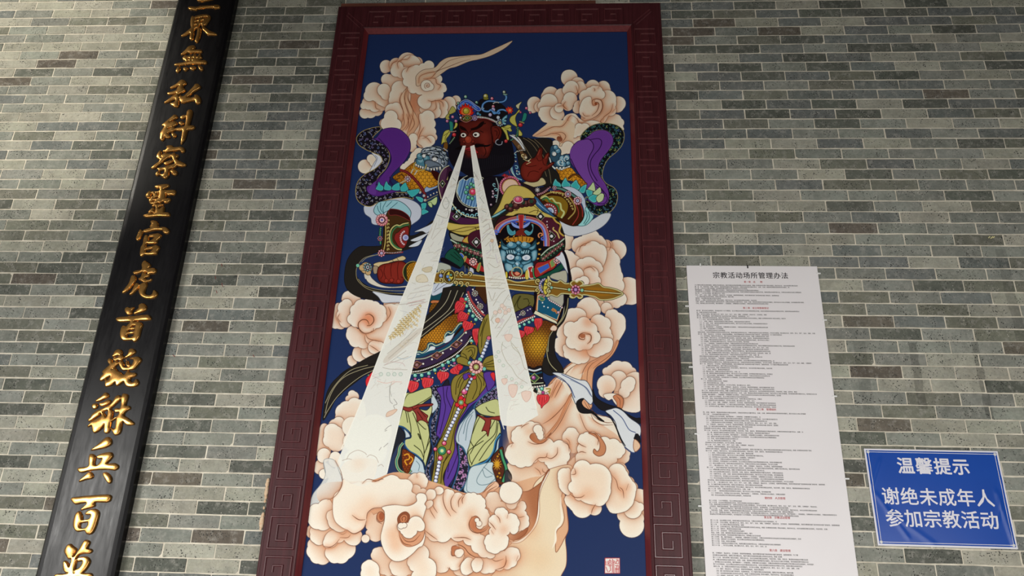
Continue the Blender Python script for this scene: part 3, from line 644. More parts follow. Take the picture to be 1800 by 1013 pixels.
scroll(725,160,24,'3c55c0',4,1,0); scroll(845,160,24,'3c55c0',4,1,3.1,-1); P('700,150 780,190 870,150 850,190 790,215 720,195','8fa8e8','1a2450',.8); scroll(965,270,26,'e09060',2.4,1,2); scroll(980,300,22,'5a6ed0',3,1,5); scroll(570,240,22,'5a6ed0',3,1,1)
P('765,90 812,90 805,215 775,215','a82a30','d08070',1,0); LL('5a8ac0',2,'755,95 755,130','825,95 825,130'); O(788,235,20,'e8c890'); P('720,270 800,210 850,270','7a2820','222',.8)
for a,b in (('660,190 680,180 690,210 715,235 735,225 740,260 700,275 670,250','b'),('900,180 880,175 890,210 870,240 835,225 815,240 850,275 890,250','b')): P(a,'4a98a8','102830',1,edge='a8dce0',er=2)
for x0,y0,x1,y1 in ((640,310,680,280),(660,330,700,290),(700,310,730,270),(760,300,770,275),(790,305,790,270),(820,310,830,275),(860,320,850,285),(890,310,880,290),(930,350,950,330),(945,400,965,390),(940,440,960,440),(590,380,600,350),(600,340,620,320),(930,480,950,480)): L([x0,y0,(x0+x1)/2+6,(y0+y1)/2,x1,y1],'d8a040',3.4,tap=2)
P('660,310 640,300 720,290 800,280 900,295 860,340 700,340','c88a2c','3a1c08',.8); LL('3a1c08',1,'680,300 700,330','720,290 735,330','760,285 765,325','800,285 800,325','840,290 835,325','870,295 860,325')
TB,TD,TL='4f8aa4','14303e','a4ccd8'
P('610,310 630,340 660,360 700,330 760,340 800,340 850,345 880,360 915,320 925,360 920,420 925,470 900,500 870,540 860,590 800,610 760,600 700,615 650,580 640,530 615,500 605,440 615,390','28505f',TD,1.1)
for q in ('610,308 618,345 650,372 690,372 672,400 636,402 614,380','922,308 912,345 880,372 842,372 866,402 900,400 922,370','605,402 640,405 664,430 650,470 656,500 622,505 604,460','930,402 890,408 872,432 884,470 878,500 912,500 932,458','640,528 668,512 700,520 730,552 728,598 692,616 652,585','900,520 862,508 824,522 800,552 806,596 846,606 884,580','655,470 690,500 740,505 745,540 700,530 660,510','880,470 845,500 795,505 788,540 835,530 876,510'): P(q,TB,TD,1.1,edge='26505f',er=3,ea=.8,inner=TL,ir=2.5)
for x,y,rx,ry in ((706,362,48,27),(828,362,48,27),(768,342,26,16),(768,402,32,24),(735,425,22,16),(802,425,22,16),(768,440,18,14)): O(x,y,rx,TB,TD,1.1,ry=ry,hi=TL)
LL(TD,1.1,'690,385 740,398 765,385','850,385 800,398 772,385','650,415 700,400 740,415','885,415 840,400 800,415')
for x,y,rx,ry in ((695,465,38,28),(835,470,40,28)): O(x,y,rx,'dce4ee',TD,1.2,ry=ry); 
O(700,468,12,'b8c4d8',None,0); O(832,474,12,'b8c4d8',None,0)
P('650,440 680,420 740,445 755,470 700,442',TD,None,0); P('885,440 850,420 800,445 785,470 830,446',TD,None,0)
for x in (670,690,710,730,850,830,810): L([x,435,x+(-8 if x<760 else 8),405],TL,1.8)
O(762,480,34,TB,TD,1.1,ry=28,hi=TL); O(758,535,30,'6aa0b8',TD,1.1,ry=36,hi='d0e4ec'); O(728,545,18,TB,TD,1); O(790,545,18,TB,TD,1)
P('680,610 700,590 800,620 870,590 880,620 840,660 700,660','8a2820','222',.9); beads('685,645 760,655 840,650',9,'f2eee4',19); 
t_=np.linspace(0,6.28,20); L(np.stack([752+46*np.cos(t_),600+44*np.sin(t_)],1).ravel(),'b8b48a',2.2); P('730,610 750,595 780,612 752,632','e89070','7a3020',.7)
P('650,600 668,600 668,650 652,648','d8c040','222',.7); P('830,590 862,580 856,660 826,658','e0c858','222',.7); P('850,560 895,550 880,590 905,600 900,650 865,650 858,600','a82a28','e6e2da',1.6); P('890,570 915,570 925,650 900,650','4a9a5c','222',.8)
# flanks: floral bands, red plates with blue stones, green lining
V(760,360,5.065)
P('155,245 300,290 440,330 440,420 460,500 460,620 360,570 260,480 200,390 170,320','1e2a24','17100c',1)
P('160,250 240,280 280,290 270,330 180,310','a8a890','17100c',.8); P('270,330 285,300 320,275 350,250 355,280 340,340','c9a848','8a2c24',1.4)
P('330,260 440,230 440,390 330,350','4a1c2c','17100c',.8); P('352,332 390,290 430,332 390,378','26221e','b8c4b0',1.1,0); O(390,332,18,'e4e4e8')
L('160,310 230,350 320,390 440,430','b8ccb4',2.6)
g=random.Random(8)
for i,(x,y) in enumerate(along('210,360 300,400 400,440 440,455',36)):
    rosette(x+g.uniform(-6,6),y+g.uniform(-8,8),20,g.choice(('e0705c','e08a94','d8604c')),'f2d8c8','c04040',6,line='2a1010'); O(x+20,y-16,9,'4a9a6c'); O(x-12,y+24,9,'3f8a5c')
P('250,430 290,460 440,540 460,600 380,570 280,500','a82c2c','17100c',1); P('240,440 258,430 282,460 265,478','4a6ac8','c8b878',1); rosette(362,508,38,'f0b8b4','f6ece4','d87a80',9); P('410,530 430,520 415,590 395,580','7a9a5c','c8a050',1.2); P('290,460 305,468 285,510 270,500','8a9a5c','c8a050',1.2)
P('175,390 250,450 280,510 250,560 200,545 110,470','1d5040','0c2018',1); LL('0c2018',1,'160,440 240,500','190,420 250,480'); P('70,500 100,470 240,550 230,570 110,520','17121a',None,0); P('50,530 80,515 160,545 150,590 50,600','b8bcae','444',.8)
LL('8a8060',1,'290,540 290,600','320,550 325,610'); P('335,560 365,575 365,610 330,605','c8ccdc','555',.7)
P('1175,300 1150,330 1060,380 960,470 945,505 1000,505 1150,420 1160,400','1e2a24','17100c',1); L('1175,300 1120,345 1030,395 965,455','b8ccb4',2.4)
for i,(x,y) in enumerate(along('985,480 1060,420 1150,355',34)):
    rosette(x,y,19,g.choice(('e0705c','e08a94','e89a84')),'f2d8c8','c04040',6,line='2a1010'); O(x+16,y+14,8,'4a9a6c'); O(x-16,y-10,8,'3f8a5c')
P('925,520 1000,505 1080,470 1150,410 1160,440 1090,560 1020,600 930,650 905,600','a82c2c','17100c',1); P('930,565 1030,520 1045,560 960,615','3f63c8','c0703c',1.3,0); P('1045,510 1075,480 1090,540 1060,560','7a9a5c','c8a050',1.2,0); rosette(1108,495,34,'f0b8b4','f6ece4','d87a80',9)
P('930,650 1020,610 1100,560 1180,500 1170,560 1100,610 1000,650','1d5040','0c2018',1)
P('1095,470 1130,450 1150,420 1190,480 1215,560 1225,640 1190,590 1140,510','dfe2ea','5a6070',.8); P('1060,620 1120,600 1190,590 1195,690 1140,680 1050,650','bcb8a4','444',.8)
P('1150,400 1180,420 1210,500 1230,600 1240,670 1215,690 1205,600 1180,480','17121a',None,0)
# ================= below the belt
V(760,360,5.065)
P('0,720 100,700 300,690 360,740 240,820 120,880 0,930 -30,800','1a4a58','17100c',1); P('0,850 120,850 200,800 160,870 0,880','c87848','17100c',.8); rosette(125,805,32,'e8d8a0','6aa8a0','d8d8d0',8); P('120,740 200,740 180,770 130,765','c8ccdc','a83a50',1)
P('0,720 60,690 200,650 200,690 120,760 0,810','d0d8e6','5a6070',.8); LL('5a6070',.9,'10,780 100,720 190,670','60,700 20,760')
mail('0,880 100,880 160,850 120,950 0,1060 -30,960','8a5a1c','d8962c',s=24)
V(700,540,5.065)
P('480,0 520,-20 560,60 640,180 620,240 560,200 500,300 300,420 160,420 140,380 220,280 400,180 470,80','2a1810',None,0)
mail('190,290 280,220 380,140 440,90 520,60 560,100 560,170 480,210 440,250 420,310 310,350 270,390 180,400','8f5a1a','e0982a',s=26,glow=(330,260,130))
P('400,-170 500,-190 610,-180 590,-120 555,-50 520,10 480,55 430,95 370,150 300,205 240,250 185,295 175,240 200,130 230,95 280,50 330,0 370,-60 390,-120',BK,'15110f',.8,0)
LL('c8c0a0',1.1,'470,-150 420,-40 330,60 210,160','530,-150 470,-10 400,70 200,220','580,-130 520,-10 440,70 200,265')
# skirt band
P('135,500 140,470 180,440 270,400 300,340 400,310 480,270 580,180 600,160 650,210 660,250 620,330 540,390 400,480 250,540 120,590','3a2a48','17100c',1)
L('145,430 185,400 215,410 265,370 275,330 310,330 340,345 400,320 420,300 425,250 450,225 480,240 510,200 560,150 590,160','1c4a64',6); P('170,415 210,420 260,390 290,350 330,360 300,400 240,430 180,440','e0e8ec',None,0); P('400,300 430,260 470,250 500,230 470,290 420,320','dce6ec',None,0)
L('150,440 220,430 290,400 380,380 470,320 560,220 600,180','1c4a64',5); L('145,405 190,400 215,408 260,375 270,335 300,325 335,343 395,318 415,300 415,255 440,225 470,235 505,200 545,150 590,150','c8d4b0',1.8); L('150,465 240,455 340,410 460,350 560,260 620,190','b8c8a4',1.6)
for x,y in ((165,515),(345,430),(518,333)): P([x-52,y+8,x,y-34,x+48,y-12,x,y+32],'4a3028','c88868',1,0); rosette(x,y,17,'e8b0a8','f8ece8','e05a6a',7)
for x,y in ((222,505),(300,465),(397,408),(468,373),(562,297),(602,228)): O(x,y,11,'f0ece6')
L('120,575 260,550 400,490 540,400 620,330 655,260','17100c',8); beads('122,578 200,566 300,532 400,485 500,428 590,350 650,270',8,'f0ece2',15); L('115,595 260,575 420,500 560,420 640,340','c8d4b0',1.2)
TC='74c8b4'
for x,y in ((150,608),(208,607),(272,590),(325,560),(395,517),(445,490),(492,470),(530,440),(652,303),(690,300)): O(x,y,18,TC,'16403a',.9,hi='c4ece0')
for x,y in ((150,640),(272,620),(405,545),(500,500)): O(x,y,14,'b05a90'); beads([x-30,y+16,x,y+26,x+34,y+8],8,'e8e4dc',17)
for x,y in ((210,640),(330,590),(370,570),(450,525),(540,500),(650,320)): O(x,y,9,'e8a040')
tassel(140,660,100,125,rot=12); tassel(268,630,104,125,rot=10); tassel(400,575,110,105,rot=4); tassel(500,530,120,80,rot=-35); P('530,520 575,525 560,560 530,560','e0343c','5a1018',.6)
# centre skirt with beaded scallop (right of left beam)
P('620,20 650,-40 700,-60 800,-60 810,60 820,130 760,110 700,60','2e2448','17100c',1)
for x,y in ((740,20),(690,-50)): rosette(x,y,28,'8fb0a0','c8d4c0','606a70',9)
for x,y in ((752,40),(720,-20),(765,70),(700,10)): O(x,y,7,'f0ece6',None,0)
L('655,-10 680,40 730,90 790,130','b04a48',3.4); beads('620,-60 640,-10 670,50 720,100 770,140',9,'f0ece2',18)
for x,y in ((636,30),(665,72),(690,110),(608,-10),(625,-60)): O(x,y,17,TC,'16403a',.9,hi='c4ece0')
for x,y in ((625,60),(650,130),(680,150),(625,70),(700,320)): O(x,y,9,'e8a040')
tassel(560,-20,90,95,rot=30); tassel(590,60,100,95,rot=35); tassel(630,130,100,100,rot=20); tassel(690,190,70,160,rot=-5); tassel(585,-80,70,70,rot=20)
V(760,360,5.065)
P('300,740 330,720 380,760 480,790 480,960 400,900 340,840 300,790','2e2448','17100c',1); P('380,740 480,730 480,880 440,840','4a2c18','17100c',.8)
for x,y in ((378,790),(425,905)): rosette(x,y,30,'8fb0a0','c8d4c0','606a70',9)
for x,y in ((360,755),(390,845),(405,870),(440,950),(450,960)): O(x,y,8,'f0ece6',None,0)
L('315,770 350,860 430,960 470,990','b04a48',3.4); beads('305,800 340,880 400,960 440,1010',9,'f0ece2',19)
for x,y in ((300,840),(330,945),(360,990)): O(x,y,17,TC,'16403a',.9,hi='c4ece0')
for x,y in ((285,880),(320,970)): O(x,y,12,'d8b050')
tassel(262,870,90,110,rot=30); tassel(290,960,90,90,rot=30)
# right of the right beam: skirt pieces
V(880,520,5.065)
P('110,0 300,0 290,100 260,130 130,200','6a6434','17100c',.9); LL('2a2810',1.1,'180,0 150,60 160,110 220,120 260,60','120,100 170,0','200,30 240,30 250,60')
P('120,160 190,120 270,90 290,170 200,200 140,240','322a50','17100c',1); rosette(198,155,26,'8fc4a8','d8e4d0','7a4a5a',8)
for x,y in ((240,130),(262,118),(152,188),(170,170)): O(x,y,6,'f0ece6',None,0)
L('140,240 200,210 260,195 300,175','b0484c',3.4); beads('150,255 200,230 250,205 300,185',9,'f0ece2',18)
for x,y in ((168,272),(210,255),(252,235),(285,215)): O(x,y,15,TC,'16403a',.9,hi='c4ece0')
mail('165,380 200,340 300,280 380,220 450,240 500,260 460,300 430,360 410,450 380,560 360,630 300,640 240,630 190,480','6a3a18','f0b82c',s=27,glow=(330,440,120))
tassel(335,200,75,115); tassel(255,275,90,85,rot=10); tassel(190,310,66,90,rot=15)
P('325,-60 590,-60 575,60 500,255 440,200 290,155 300,60','17121a','0e0a0c',.9)
P('325,-20 430,-20 545,110 500,240 400,190 305,160 315,60','c87848','17100c',.6,0); P('333,0 425,0 540,105 500,215 400,170 325,145','1c5a78','eae2c0',1.2,0); P('290,160 310,130 400,175 495,225 505,255 400,210','e6e2c4','17100c',.8,0)
P('425,0 440,40 545,100 560,60 560,-60 420,-60','b4b2a4','444',.8,0); beads('418,-10 430,35 480,65 545,105',9,'eed8dc',19); 
for x,y in ((385,95),(420,105),(372,62)): O(x,y,7,'f0ece6',None,0)
LL('c88048',1.8,'460,110 490,130 500,160 470,120 450,130'); O(512,148,13,'e0b0c0'); scroll(470,125,16,'c88048',1.8,1,0)
P('440,290 470,262 500,280 490,310 450,310','ecd2bc','8a5138',.8)
P('245,630 290,645 340,625 370,640 375,740 390,790 270,800 255,700','1e1a20','17100c',1); L('245,655 300,668 360,650','dfe6ea',2.6); L('245,690 300,698 368,680','1c4a64',2.6)
P('250,735 300,690 345,730 300,775','3a5a3c','b8c470',1.2,0); O(292,730,20,'a84a90','222',.8,hi='f0c0e0'); O(362,733,8,'f0ece6'); L('262,785 380,775','c8d4b0',1.6); beads('285,815 340,808 390,800',10,'f0ece2',20)
for x,y in ((312,838),(365,828)): O(x,y,17,TC,'16403a',.9,hi='c4ece0')
P('290,850 310,820 330,870','26221e',None,0); beads('330,870 375,885 420,865',10,'f0ece2',20); O(376,862,14,'b84a90'); LL('a8943c',2,'400,830 440,830 430,860','420,850 440,870'); tassel(376,880,112,120)
# ================= legs: trousers, robe panels, sash
V(680,680,5.065)
P('90,340 130,380 160,430 140,560 120,780 0,790 -10,700 40,520','24262e','17100c',.9); P('150,500 110,560 90,640 100,720 150,790 60,790 0,780 40,640 100,520','3a4e8a',None,0,al=.5)
P('390,20 480,0 560,0 560,900 500,950 360,900 340,760 400,500 400,260','24222e','17100c',.9)
brocade('390,0 480,-10 490,60 470,180 450,280 430,380 460,460 410,560 420,640 380,740 400,900 350,890 340,760 380,640 410,560 390,440 390,320 430,210 400,100','1c1c28',['8f8ba4','a09ab0','6f6a90'],s=30,seed=6,line='22406c',lw=1.6,r=.36)
P('470,0 880,-20 980,0 960,60 860,100 760,160 700,230 640,330 610,480 640,500 640,640 600,800 510,930 500,900 520,760 560,600 460,450 440,420 470,240 480,100','5c3c98','241038',1)
LL('241038',1,'540,0 530,80 560,160 580,200','500,0 510,120 520,200 470,420','700,200 650,260 620,360','860,20 800,90 720,150 690,200','600,520 560,640 540,760','640,560 600,680 540,820')
P('620,490 680,540 730,640 738,740 720,860 680,940 640,950 560,930 600,820 640,680','22222e','17100c',1)
brocade('640,520 690,570 725,660 725,760 700,860 640,930 580,920 610,820 645,680','22222e',['a070a8','b884b0','8f7aa0'],s=46,seed=9,line='2c5a80',lw=2,w=2.2,r=.4)
brocade('985,0 985,110 880,150 780,190 800,140 860,80 940,20','22222e',['9a86b4','8a8aa8'],s=32,seed=12,line='3a6c94',lw=1.8,r=.38)
P('400,60 440,120 455,170 430,210 400,230 395,120','c8d4da','54707a',.8)
P('145,190 250,160 320,100 380,60 400,30 380,20 280,50 150,60 160,120','c3c98a','2a2c14',.9) 
P('180,75 240,50 320,20 390,10 400,80 390,100 300,160 220,180 145,180','c6ca8c','2a2c14',.9)
P('150,190 200,200 260,190 350,210 395,170 400,220 370,320 380,440 385,540 350,680 335,760 320,660 260,620 190,580 160,510 170,460 210,440 200,400 150,370 100,350 120,280','c6ca8c','2a2c14',1,edge='dfe0ae',er=4,ea=.4)
LL('2a2c14',1.1,'165,200 185,320','180,200 210,340 215,420','230,230 270,330 300,440 330,560 325,660','270,310 330,370 350,380','390,100 330,140','330,270 380,400 350,560','275,420 300,470 290,430 275,415','240,520 300,570 330,640','400,80 340,120 250,170','395,450 330,600')
P('145,178 200,185 280,160 400,150 395,170 300,180 290,200 340,240 365,260 355,290 368,325 320,300 290,300 270,310 260,250 230,210 200,222 150,205','8f3630','3a100c',1); LL('3a100c',1,'280,180 240,200 220,180','270,220 320,290','300,215 345,270')
P('150,370 180,400 210,430 205,455 170,460 165,420','c8d4da','54707a',.8); P('245,620 300,650 330,700 335,760 320,800 240,770 180,780 220,700','c0d2da','54707a',.8); LL('54707a',.8,'260,660 290,700 280,750')
L('100,350 150,365 200,410 210,450 165,465 150,500 190,570 260,610 320,670 340,740','1d2f4c',3); L('105,348 155,365 195,405','2f5f94',1.4); L('160,480 160,520 200,570 260,605 310,650','2f5f94',1.6)
for c,w in (('17201c',6),('b0b48c',4.4),('3c8a6c',2)): L('145,500 115,540 105,600 85,660 95,720 130,760 180,770 215,740',c,w)
mail('140,560 200,580 245,620 220,700 190,770 150,750 135,680','8a3c1c','d8902c',s=26); LL('e0a030',2,'150,610 190,600 200,640 160,660 180,700','210,620 230,650 200,690'); 
P('785,230 800,300 790,200','24222e',None,0); P('790,190 850,150 975,110 1000,180 1005,260 900,260 830,240 790,200','c6ca8c','2a2c14',1)
P('780,200 740,230 680,300 640,360 615,480 680,540 715,600 740,500 760,420 790,300','c3d0da','54707a',.9); LL('54707a',.9,'770,220 710,300 680,420','740,240 690,300 640,420 640,490','760,250 720,340 700,480')
P('790,300 830,250 900,280 990,300 1015,420 980,470 960,580 900,640 820,680 745,715 715,600 740,500','c6ca8c','2a2c14',1)
LL('2a2c14',1.1,'880,180 910,220 960,235','980,300 960,420 860,520 780,640 750,700','960,300 900,400 800,500 740,600','830,260 790,340 760,420','740,480 770,530 790,520','990,320 970,440 900,540 820,660','860,480 740,560 720,600','730,600 740,660 760,690')
P('800,250 850,265 900,275 1005,262 1003,300 930,290 925,320 900,440 885,400 860,390 845,395 870,330 870,300','8f3630','3a100c',1)
P('1015,420 1000,470 990,560 1000,580 960,600 920,640 930,700 880,720 860,860 780,960 690,930 700,860 740,760 800,720 900,670 960,590 980,480','c4d6dc','54707a',.9); LL('22404a',1,'900,700 830,760 800,820 840,860 930,830','920,690 870,740 840,800','910,700 920,780 960,790')
L('740,730 800,700 880,680 930,620 960,560 975,480 1015,415','1d2f4c',4.4); L('745,725 800,695 870,672 920,620 950,560 968,480 1010,425','3f86b4',2); L('745,740 830,712 900,680 950,610 975,560','5ab4c4',1.4)
P('930,640 980,570 1030,535 1045,620 1070,720 1110,800 1060,860 1000,870 960,800 930,720','5a2c1c','17100c',1); 
for k in range(12): a=k*.52; L([980,690,980+44*np.cos(a),690+56*np.sin(a)],'d8a030',2.6,tap=2)
for x,y in ((1000,770),(985,800),(1010,810),(1000,560+40),(985,620)): O(x,y,12,'c88a28')
L('1010,560 1030,640 1060,740 1030,850','17201c',6); L('1012,560 1032,640 1062,740 1032,850','4a9a6c',3.6); P('1060,740 1110,800 1100,840 1050,850','3a3a40','222',.8)
# olive sash with beads, hanging down the middle
OL,OD='8f7f38','2c260c'
P('700,20 740,100 700,200 640,300 600,440 600,560 540,700 500,800 510,900 400,880 420,700 430,560 480,450 540,300 580,180 620,60 640,-40 760,-60',OL,OD,1)
LL(OD,1.1,'640,60 600,180 560,300 500,430 450,520 440,640 430,760','690,180 620,320 590,430 560,560 500,700 480,860','560,600 500,680','460,600 460,760','700,40 720,110')
beads('640,200 600,290 560,370 520,465',17,'d2d8ee',34,'2a2c50',.8,hi='ffffff')
for x,y,r,c in ((510,503,20,'e0587c'),(430,555,17,'e0587c'),(552,580,19,'e0587c'),(475,635,22,'e0587c'),(690,42,27,'e0608c'),(675,85,13,'f0b8c8'),(710,5,11,'d2d8ee')): O(x,y,r,c,'4a1020',.9,hi='f8c8d4')
O(490,570,36,'3f9a68','10301c',1); O(490,570,22,'8fc8a0','10301c',.6); O(490,570,10,'f0e890',None,0)
beads('465,675 455,740 440,800 430,870',18,'d2d8ee',36,'2a2c50',.8,hi='ffffff')
for k in range(6): a=k*1.047+.5; O(660+38*np.cos(a),140+38*np.sin(a),21,'dc3038','4a1018',.8)
O(660,140,26,'e0b050','4a1018',.8); O(660,140,17,'8fc8a0','10301c',.6)
# big knot
V(700,540,5.065)
P('800,60 760,100 720,200 710,300 720,400 750,420 780,330 825,240 815,120',OL,OD,1); LL(OD,1,'790,100 750,220 740,360','770,110 730,260')
P('560,400 600,350 660,335 700,350 705,400 680,470 640,440 620,480 560,440',OL,OD,1); LL(OD,1,'600,380 640,360 680,370 670,430 640,460','620,400 650,380 660,420 640,440','570,410 600,430 610,460')
P('620,470 560,440 520,460 530,500 600,520 640,540 560,590 500,620 470,690 480,800 520,850 540,780 600,700 640,620 680,570',OL,OD,1); LL(OD,1,'640,550 560,610 520,680 510,780','600,530 540,500','640,560 560,640 530,720','620,590 560,700 540,790')
P('690,560 740,570 780,620 780,700 740,760 680,830 600,860 620,740 660,640',OL,OD,1); LL(OD,1,'700,600 740,680 720,780','690,620 700,720 660,820','710,590 760,640 760,700')
P('750,500 780,450 850,430 855,480 870,560 800,560 750,540',OL,OD,1); LL(OD,1,'760,510 850,470','760,520 860,500','760,530 860,530')
P('575,610 600,590 640,585 630,620 590,650','5c3c98','241038',.8); P('760,590 840,580 860,660 850,700 800,750 780,680','5c3c98','241038',1)
P('820,600 845,580 860,600 855,660','e0343c','5a1018',.6)
beads('800,290 780,350 760,400 745,440',17,'c4d0e8',32,'2a2c50',.8,hi='fff'+'fff'); O(805,275,19,'e0708c'); O(728,466,20,TC); O(636,497,19,TC,hi='c4ece0'); O(765,550,18,TC); O(668,590,19,TC)
P('620,600 640,640 690,640 690,610 660,620','d83a4c','4a1018',.8); beads('650,640 625,690 610,730',14,'d2d8ee',30,'2a2c50',.8)
rosette(693,533,62,'f2b4b0','a8a060','c8d890',12,'5a2020')
# ================= head
V(780,150,6.756)
BE='17141a'
P('150,420 120,500 80,640 50,740 60,860 110,960 200,1020 300,1080 420,1090 560,1080 700,1040 800,980 840,900 830,780 800,660 760,560 720,480 640,420 500,380',BE,None,0)
P('390,300 420,180 480,160 560,180 650,200 730,260 760,330 740,430 680,470 560,420 440,400','1c181c',None,0)
P('185,440 260,430 340,420 460,400 560,430 590,500 600,600 590,700 560,780 520,860 420,870 300,850 240,800 190,700 180,620 195,560 180,500','5e201a','1c0a08',1,edge='3a1210',er=9,ea=.7)
A_=None
def glow(x,y,rx,ry,c,al):
    q=to_canvas(circ(x,y,rx,ry)); r=mask_of([q],int(pix(rx/VW[2])))
    if r: put(r[0],r[1],blur(r[2],pix(rx/VW[2])*.4),col(c),al)
glow(290,640,50,50,'b04a34',.75); glow(480,620,60,70,'8a3226',.6); glow(500,740,40,60,'8a3226',.6); glow(450,480,70,30,'7a2a20',.6); glow(250,600,20,30,'7a2a20',.5); glow(370,500,30,40,'6a2018',.6)
P('560,500 600,480 660,490 690,540 680,610 640,670 610,690 580,670 570,600','6a241c','1c0a08',1.1,edge='3a1210',er=4,ea=.7); LL('2a0c0a',1.2,'600,500 640,510 660,560 640,620 610,650','600,540 630,550 630,600')
LL('2c0e0c',2.4,'200,500 240,515 270,540','320,520 380,500 440,470 500,450'); LL('2c0e0c',1.4,'270,540 290,570 280,600','310,560 320,540 350,525','430,540 470,560','200,690 180,650 200,610','340,650 360,690 330,700','240,690 260,700','560,560 580,640 560,760','430,700 480,730 500,800 470,850','370,700 400,690 440,700 480,700')
P('190,480 240,500 270,530 250,540 200,520','1c0c0c',None,0); P('320,520 380,500 440,440 480,430 460,480 400,520 340,535','1c0c0c',None,0)
for x,y,rx,ry in ((233,592,36,28),(385,587,42,31)): O(x,y,rx+5,'1c0a08',None,0,ry=ry+5); O(x,y,rx,'f0e8dc','1c0a08',.8,ry=ry)
O(230,593,15,'120c0c',None,0,ry=13); O(376,588,17,'120c0c',None,0,ry=14); O(376,580,4,'f0e8dc',None,0)
O(290,645,44,'9c3c2a','2a0c0a',.9,hi='b85038'); O(240,670,18,'7a2a20','2a0c0a',.8); O(345,668,20,'7a2a20','2a0c0a',.8)
P('370,700 430,700 500,710 560,700 520,730 440,730 380,740','120c0e',None,0); P('130,760 200,720 240,715 200,760','120c0e',None,0)
P('250,755 300,735 350,745 400,780 415,800 380,810 330,780 270,775','a82c30','2a0c0a',.9); L('265,765 320,760 380,795','3a0c10',1.4)
glow(300,840,60,20,'6a201a',.8)
for k in range(26):
    x=150+k*25; L([x,830+10*np.sin(k),x+6,900,x-4,1010-abs(k-12)*4],'211e26',.8)
O(655,675,36,BE,None,0,ry=34); L('650,640 620,660 618,690 650,708 685,700 695,665','9fa4b0',1.6); 
# crown
P('190,380 160,320 155,250 200,190 260,165 330,185 390,230 440,290 430,310 380,320 400,390 300,430 270,440 200,420','2a3a7c','17100c',1)
P('165,260 200,200 262,170 320,190 370,230 420,260 440,290 415,305 380,290 340,260 300,240 262,215 210,240 190,290','3558b4','a8b4c8',1.3); LL('7fa0e0',1.5,'190,240 240,200 280,190 330,215 380,260','350,240 400,280')
P('190,340 180,290 200,300 190,250 215,270 215,225 240,250 255,205 275,245 300,220 305,260 330,240 328,280 355,270 340,310 360,320 340,350 270,370','d8281c','5a100c',.8,0); P('215,340 210,290 240,265 290,265 320,300 315,340 270,355','e87838',None,0); O(265,305,36,'b8a838','4a3c10',1,hi='e0d470')
P('210,385 240,360 280,348 320,365 345,390 320,415 265,440 215,420 195,400','5a4a24','c87878',1); P('240,388 280,362 315,388 280,412','3a4a2c','c8b860',1,0); O(280,388,13,'6a9a5c')
for x,y,r,c in ((200,385,16,'d8b0bc'),(228,365,12,'c83c40'),(235,400,9,'e0e0e0'),(258,136,20,'7ab89a'),(170,212,16,'6aa888'),(388,202,17,'7ab89a'),(497,130,30,'a8a040'),(572,157,20,'d05a7c'),(586,252,20,'d05a7c'),(550,350,23,'b8a8d0'),(645,382,23,'b8c8d8'),(718,82,20,'a8b8a0'),(190,350,10,'90a0d0')): O(x,y,r,c,'17100c',.9,hi='e8e4dc')
P('470,150 530,150 520,170 480,170','8a8430','222',.7); P('395,215 370,205 410,210','6aa888',None,0)
rosette(368,388,34,'9a94c8','c8c0e0','5a50a0',9); rosette(665,445,46,'6a9aa8','b0c8b0','b8b040',9); P('690,400 750,350 750,390 720,400 745,410 740,430 715,430 740,450 730,470 700,460','5a9ab0','17303a',.9); LL('c8e0e0',1.2,'700,410 740,370','710,425 740,425','700,450 735,460')
for x,y in along('405,375 480,385 560,405 620,435',17): P([x-6,y-10,x+6,y-10,x+6,y+12,x-6,y+12],'ece8e0','222',.5)
L('400,400 500,400 600,440','8a2c2c',1.6)
for c,w in (('17303a',5.4),('3a6fb8',3.6),('8fb8e0',1.2)):
    L('455,265 470,220 520,190 590,190 640,200 700,195 735,170 740,130 715,110',c,w); L('455,285 480,305 530,310 560,290 590,320 630,330 650,300 700,290 760,310',c,w)
scroll(460,270,16,'8fb8e0',2,1,0); scroll(600,320,20,'5a94d0',2.6,1,1); scroll(650,330,22,'5a94d0',2.6,1,3); P('575,260 610,280 600,310 580,290 565,290','b8b0d8','222',.8); O(405,335,18,'5a9ac0','17303a',.9); O(430,350,14,'5a9ac0','17303a',.9); beads('590,215 620,200 650,205',8,'ece8e0',16)
P('740,300 735,265 760,275 755,250 785,265 800,250 800,275 825,270 810,295 828,310 805,315 810,340 785,325 770,345 760,320','e0402c','5a100c',.8,0); O(785,298,16,'e89a50',None,0)
P('700,100 760,105 745,115 720,120','8fb8a8','222',.7); O(715,80,18,'a8b8a0','222',.8,hi='e8e4dc')
# ribbons and side tassels
YE,YD='c9c25c','4a4410'
P('680,500 720,490 760,470 800,480 795,510 810,540 780,550 750,530 760,580 775,640 750,650 735,590 700,530',YE,YD,1); LL(YD,.9,'700,500 760,510 790,500','720,520 770,540')
P('855,240 880,220 925,195 900,240 890,280 865,265','d8d2a8',YD,.9); P('890,290 905,310 870,340 850,400 870,480 860,490 800,450 780,410 800,370 850,340',YE,YD,1); P('860,500 900,530 930,570 925,600 890,600 850,600 870,560',YE,YD,1)
O(910,320,14,'d05a7c'); O(980,272,18,'d05a7c','222',.8,hi='f0c0d0'); O(1024,325,16,'d05a7c','222',.8,hi='f0c0d0')
P('950,330 985,340 975,400 950,430 925,430 935,380','2f8a78','10302c',1,edge='6ac0a8',er=1.5); beads('905,432 930,440 948,448',8,'d8c878',15); O(910,470,26,'c83038','4a1018',.9,ry=24,hi='e87870'); L('880,505 875,560 870,600 820,640 780,655','17303a',4); beads('880,505 873,560 860,610 800,650',9,'5aa880',20); O(738,663,21,'c83038','4a1018',.9,hi='e87870')
P('775,590 830,600 880,640 920,690 960,750 940,760 900,700 840,640','dfe3e4','444',.8)
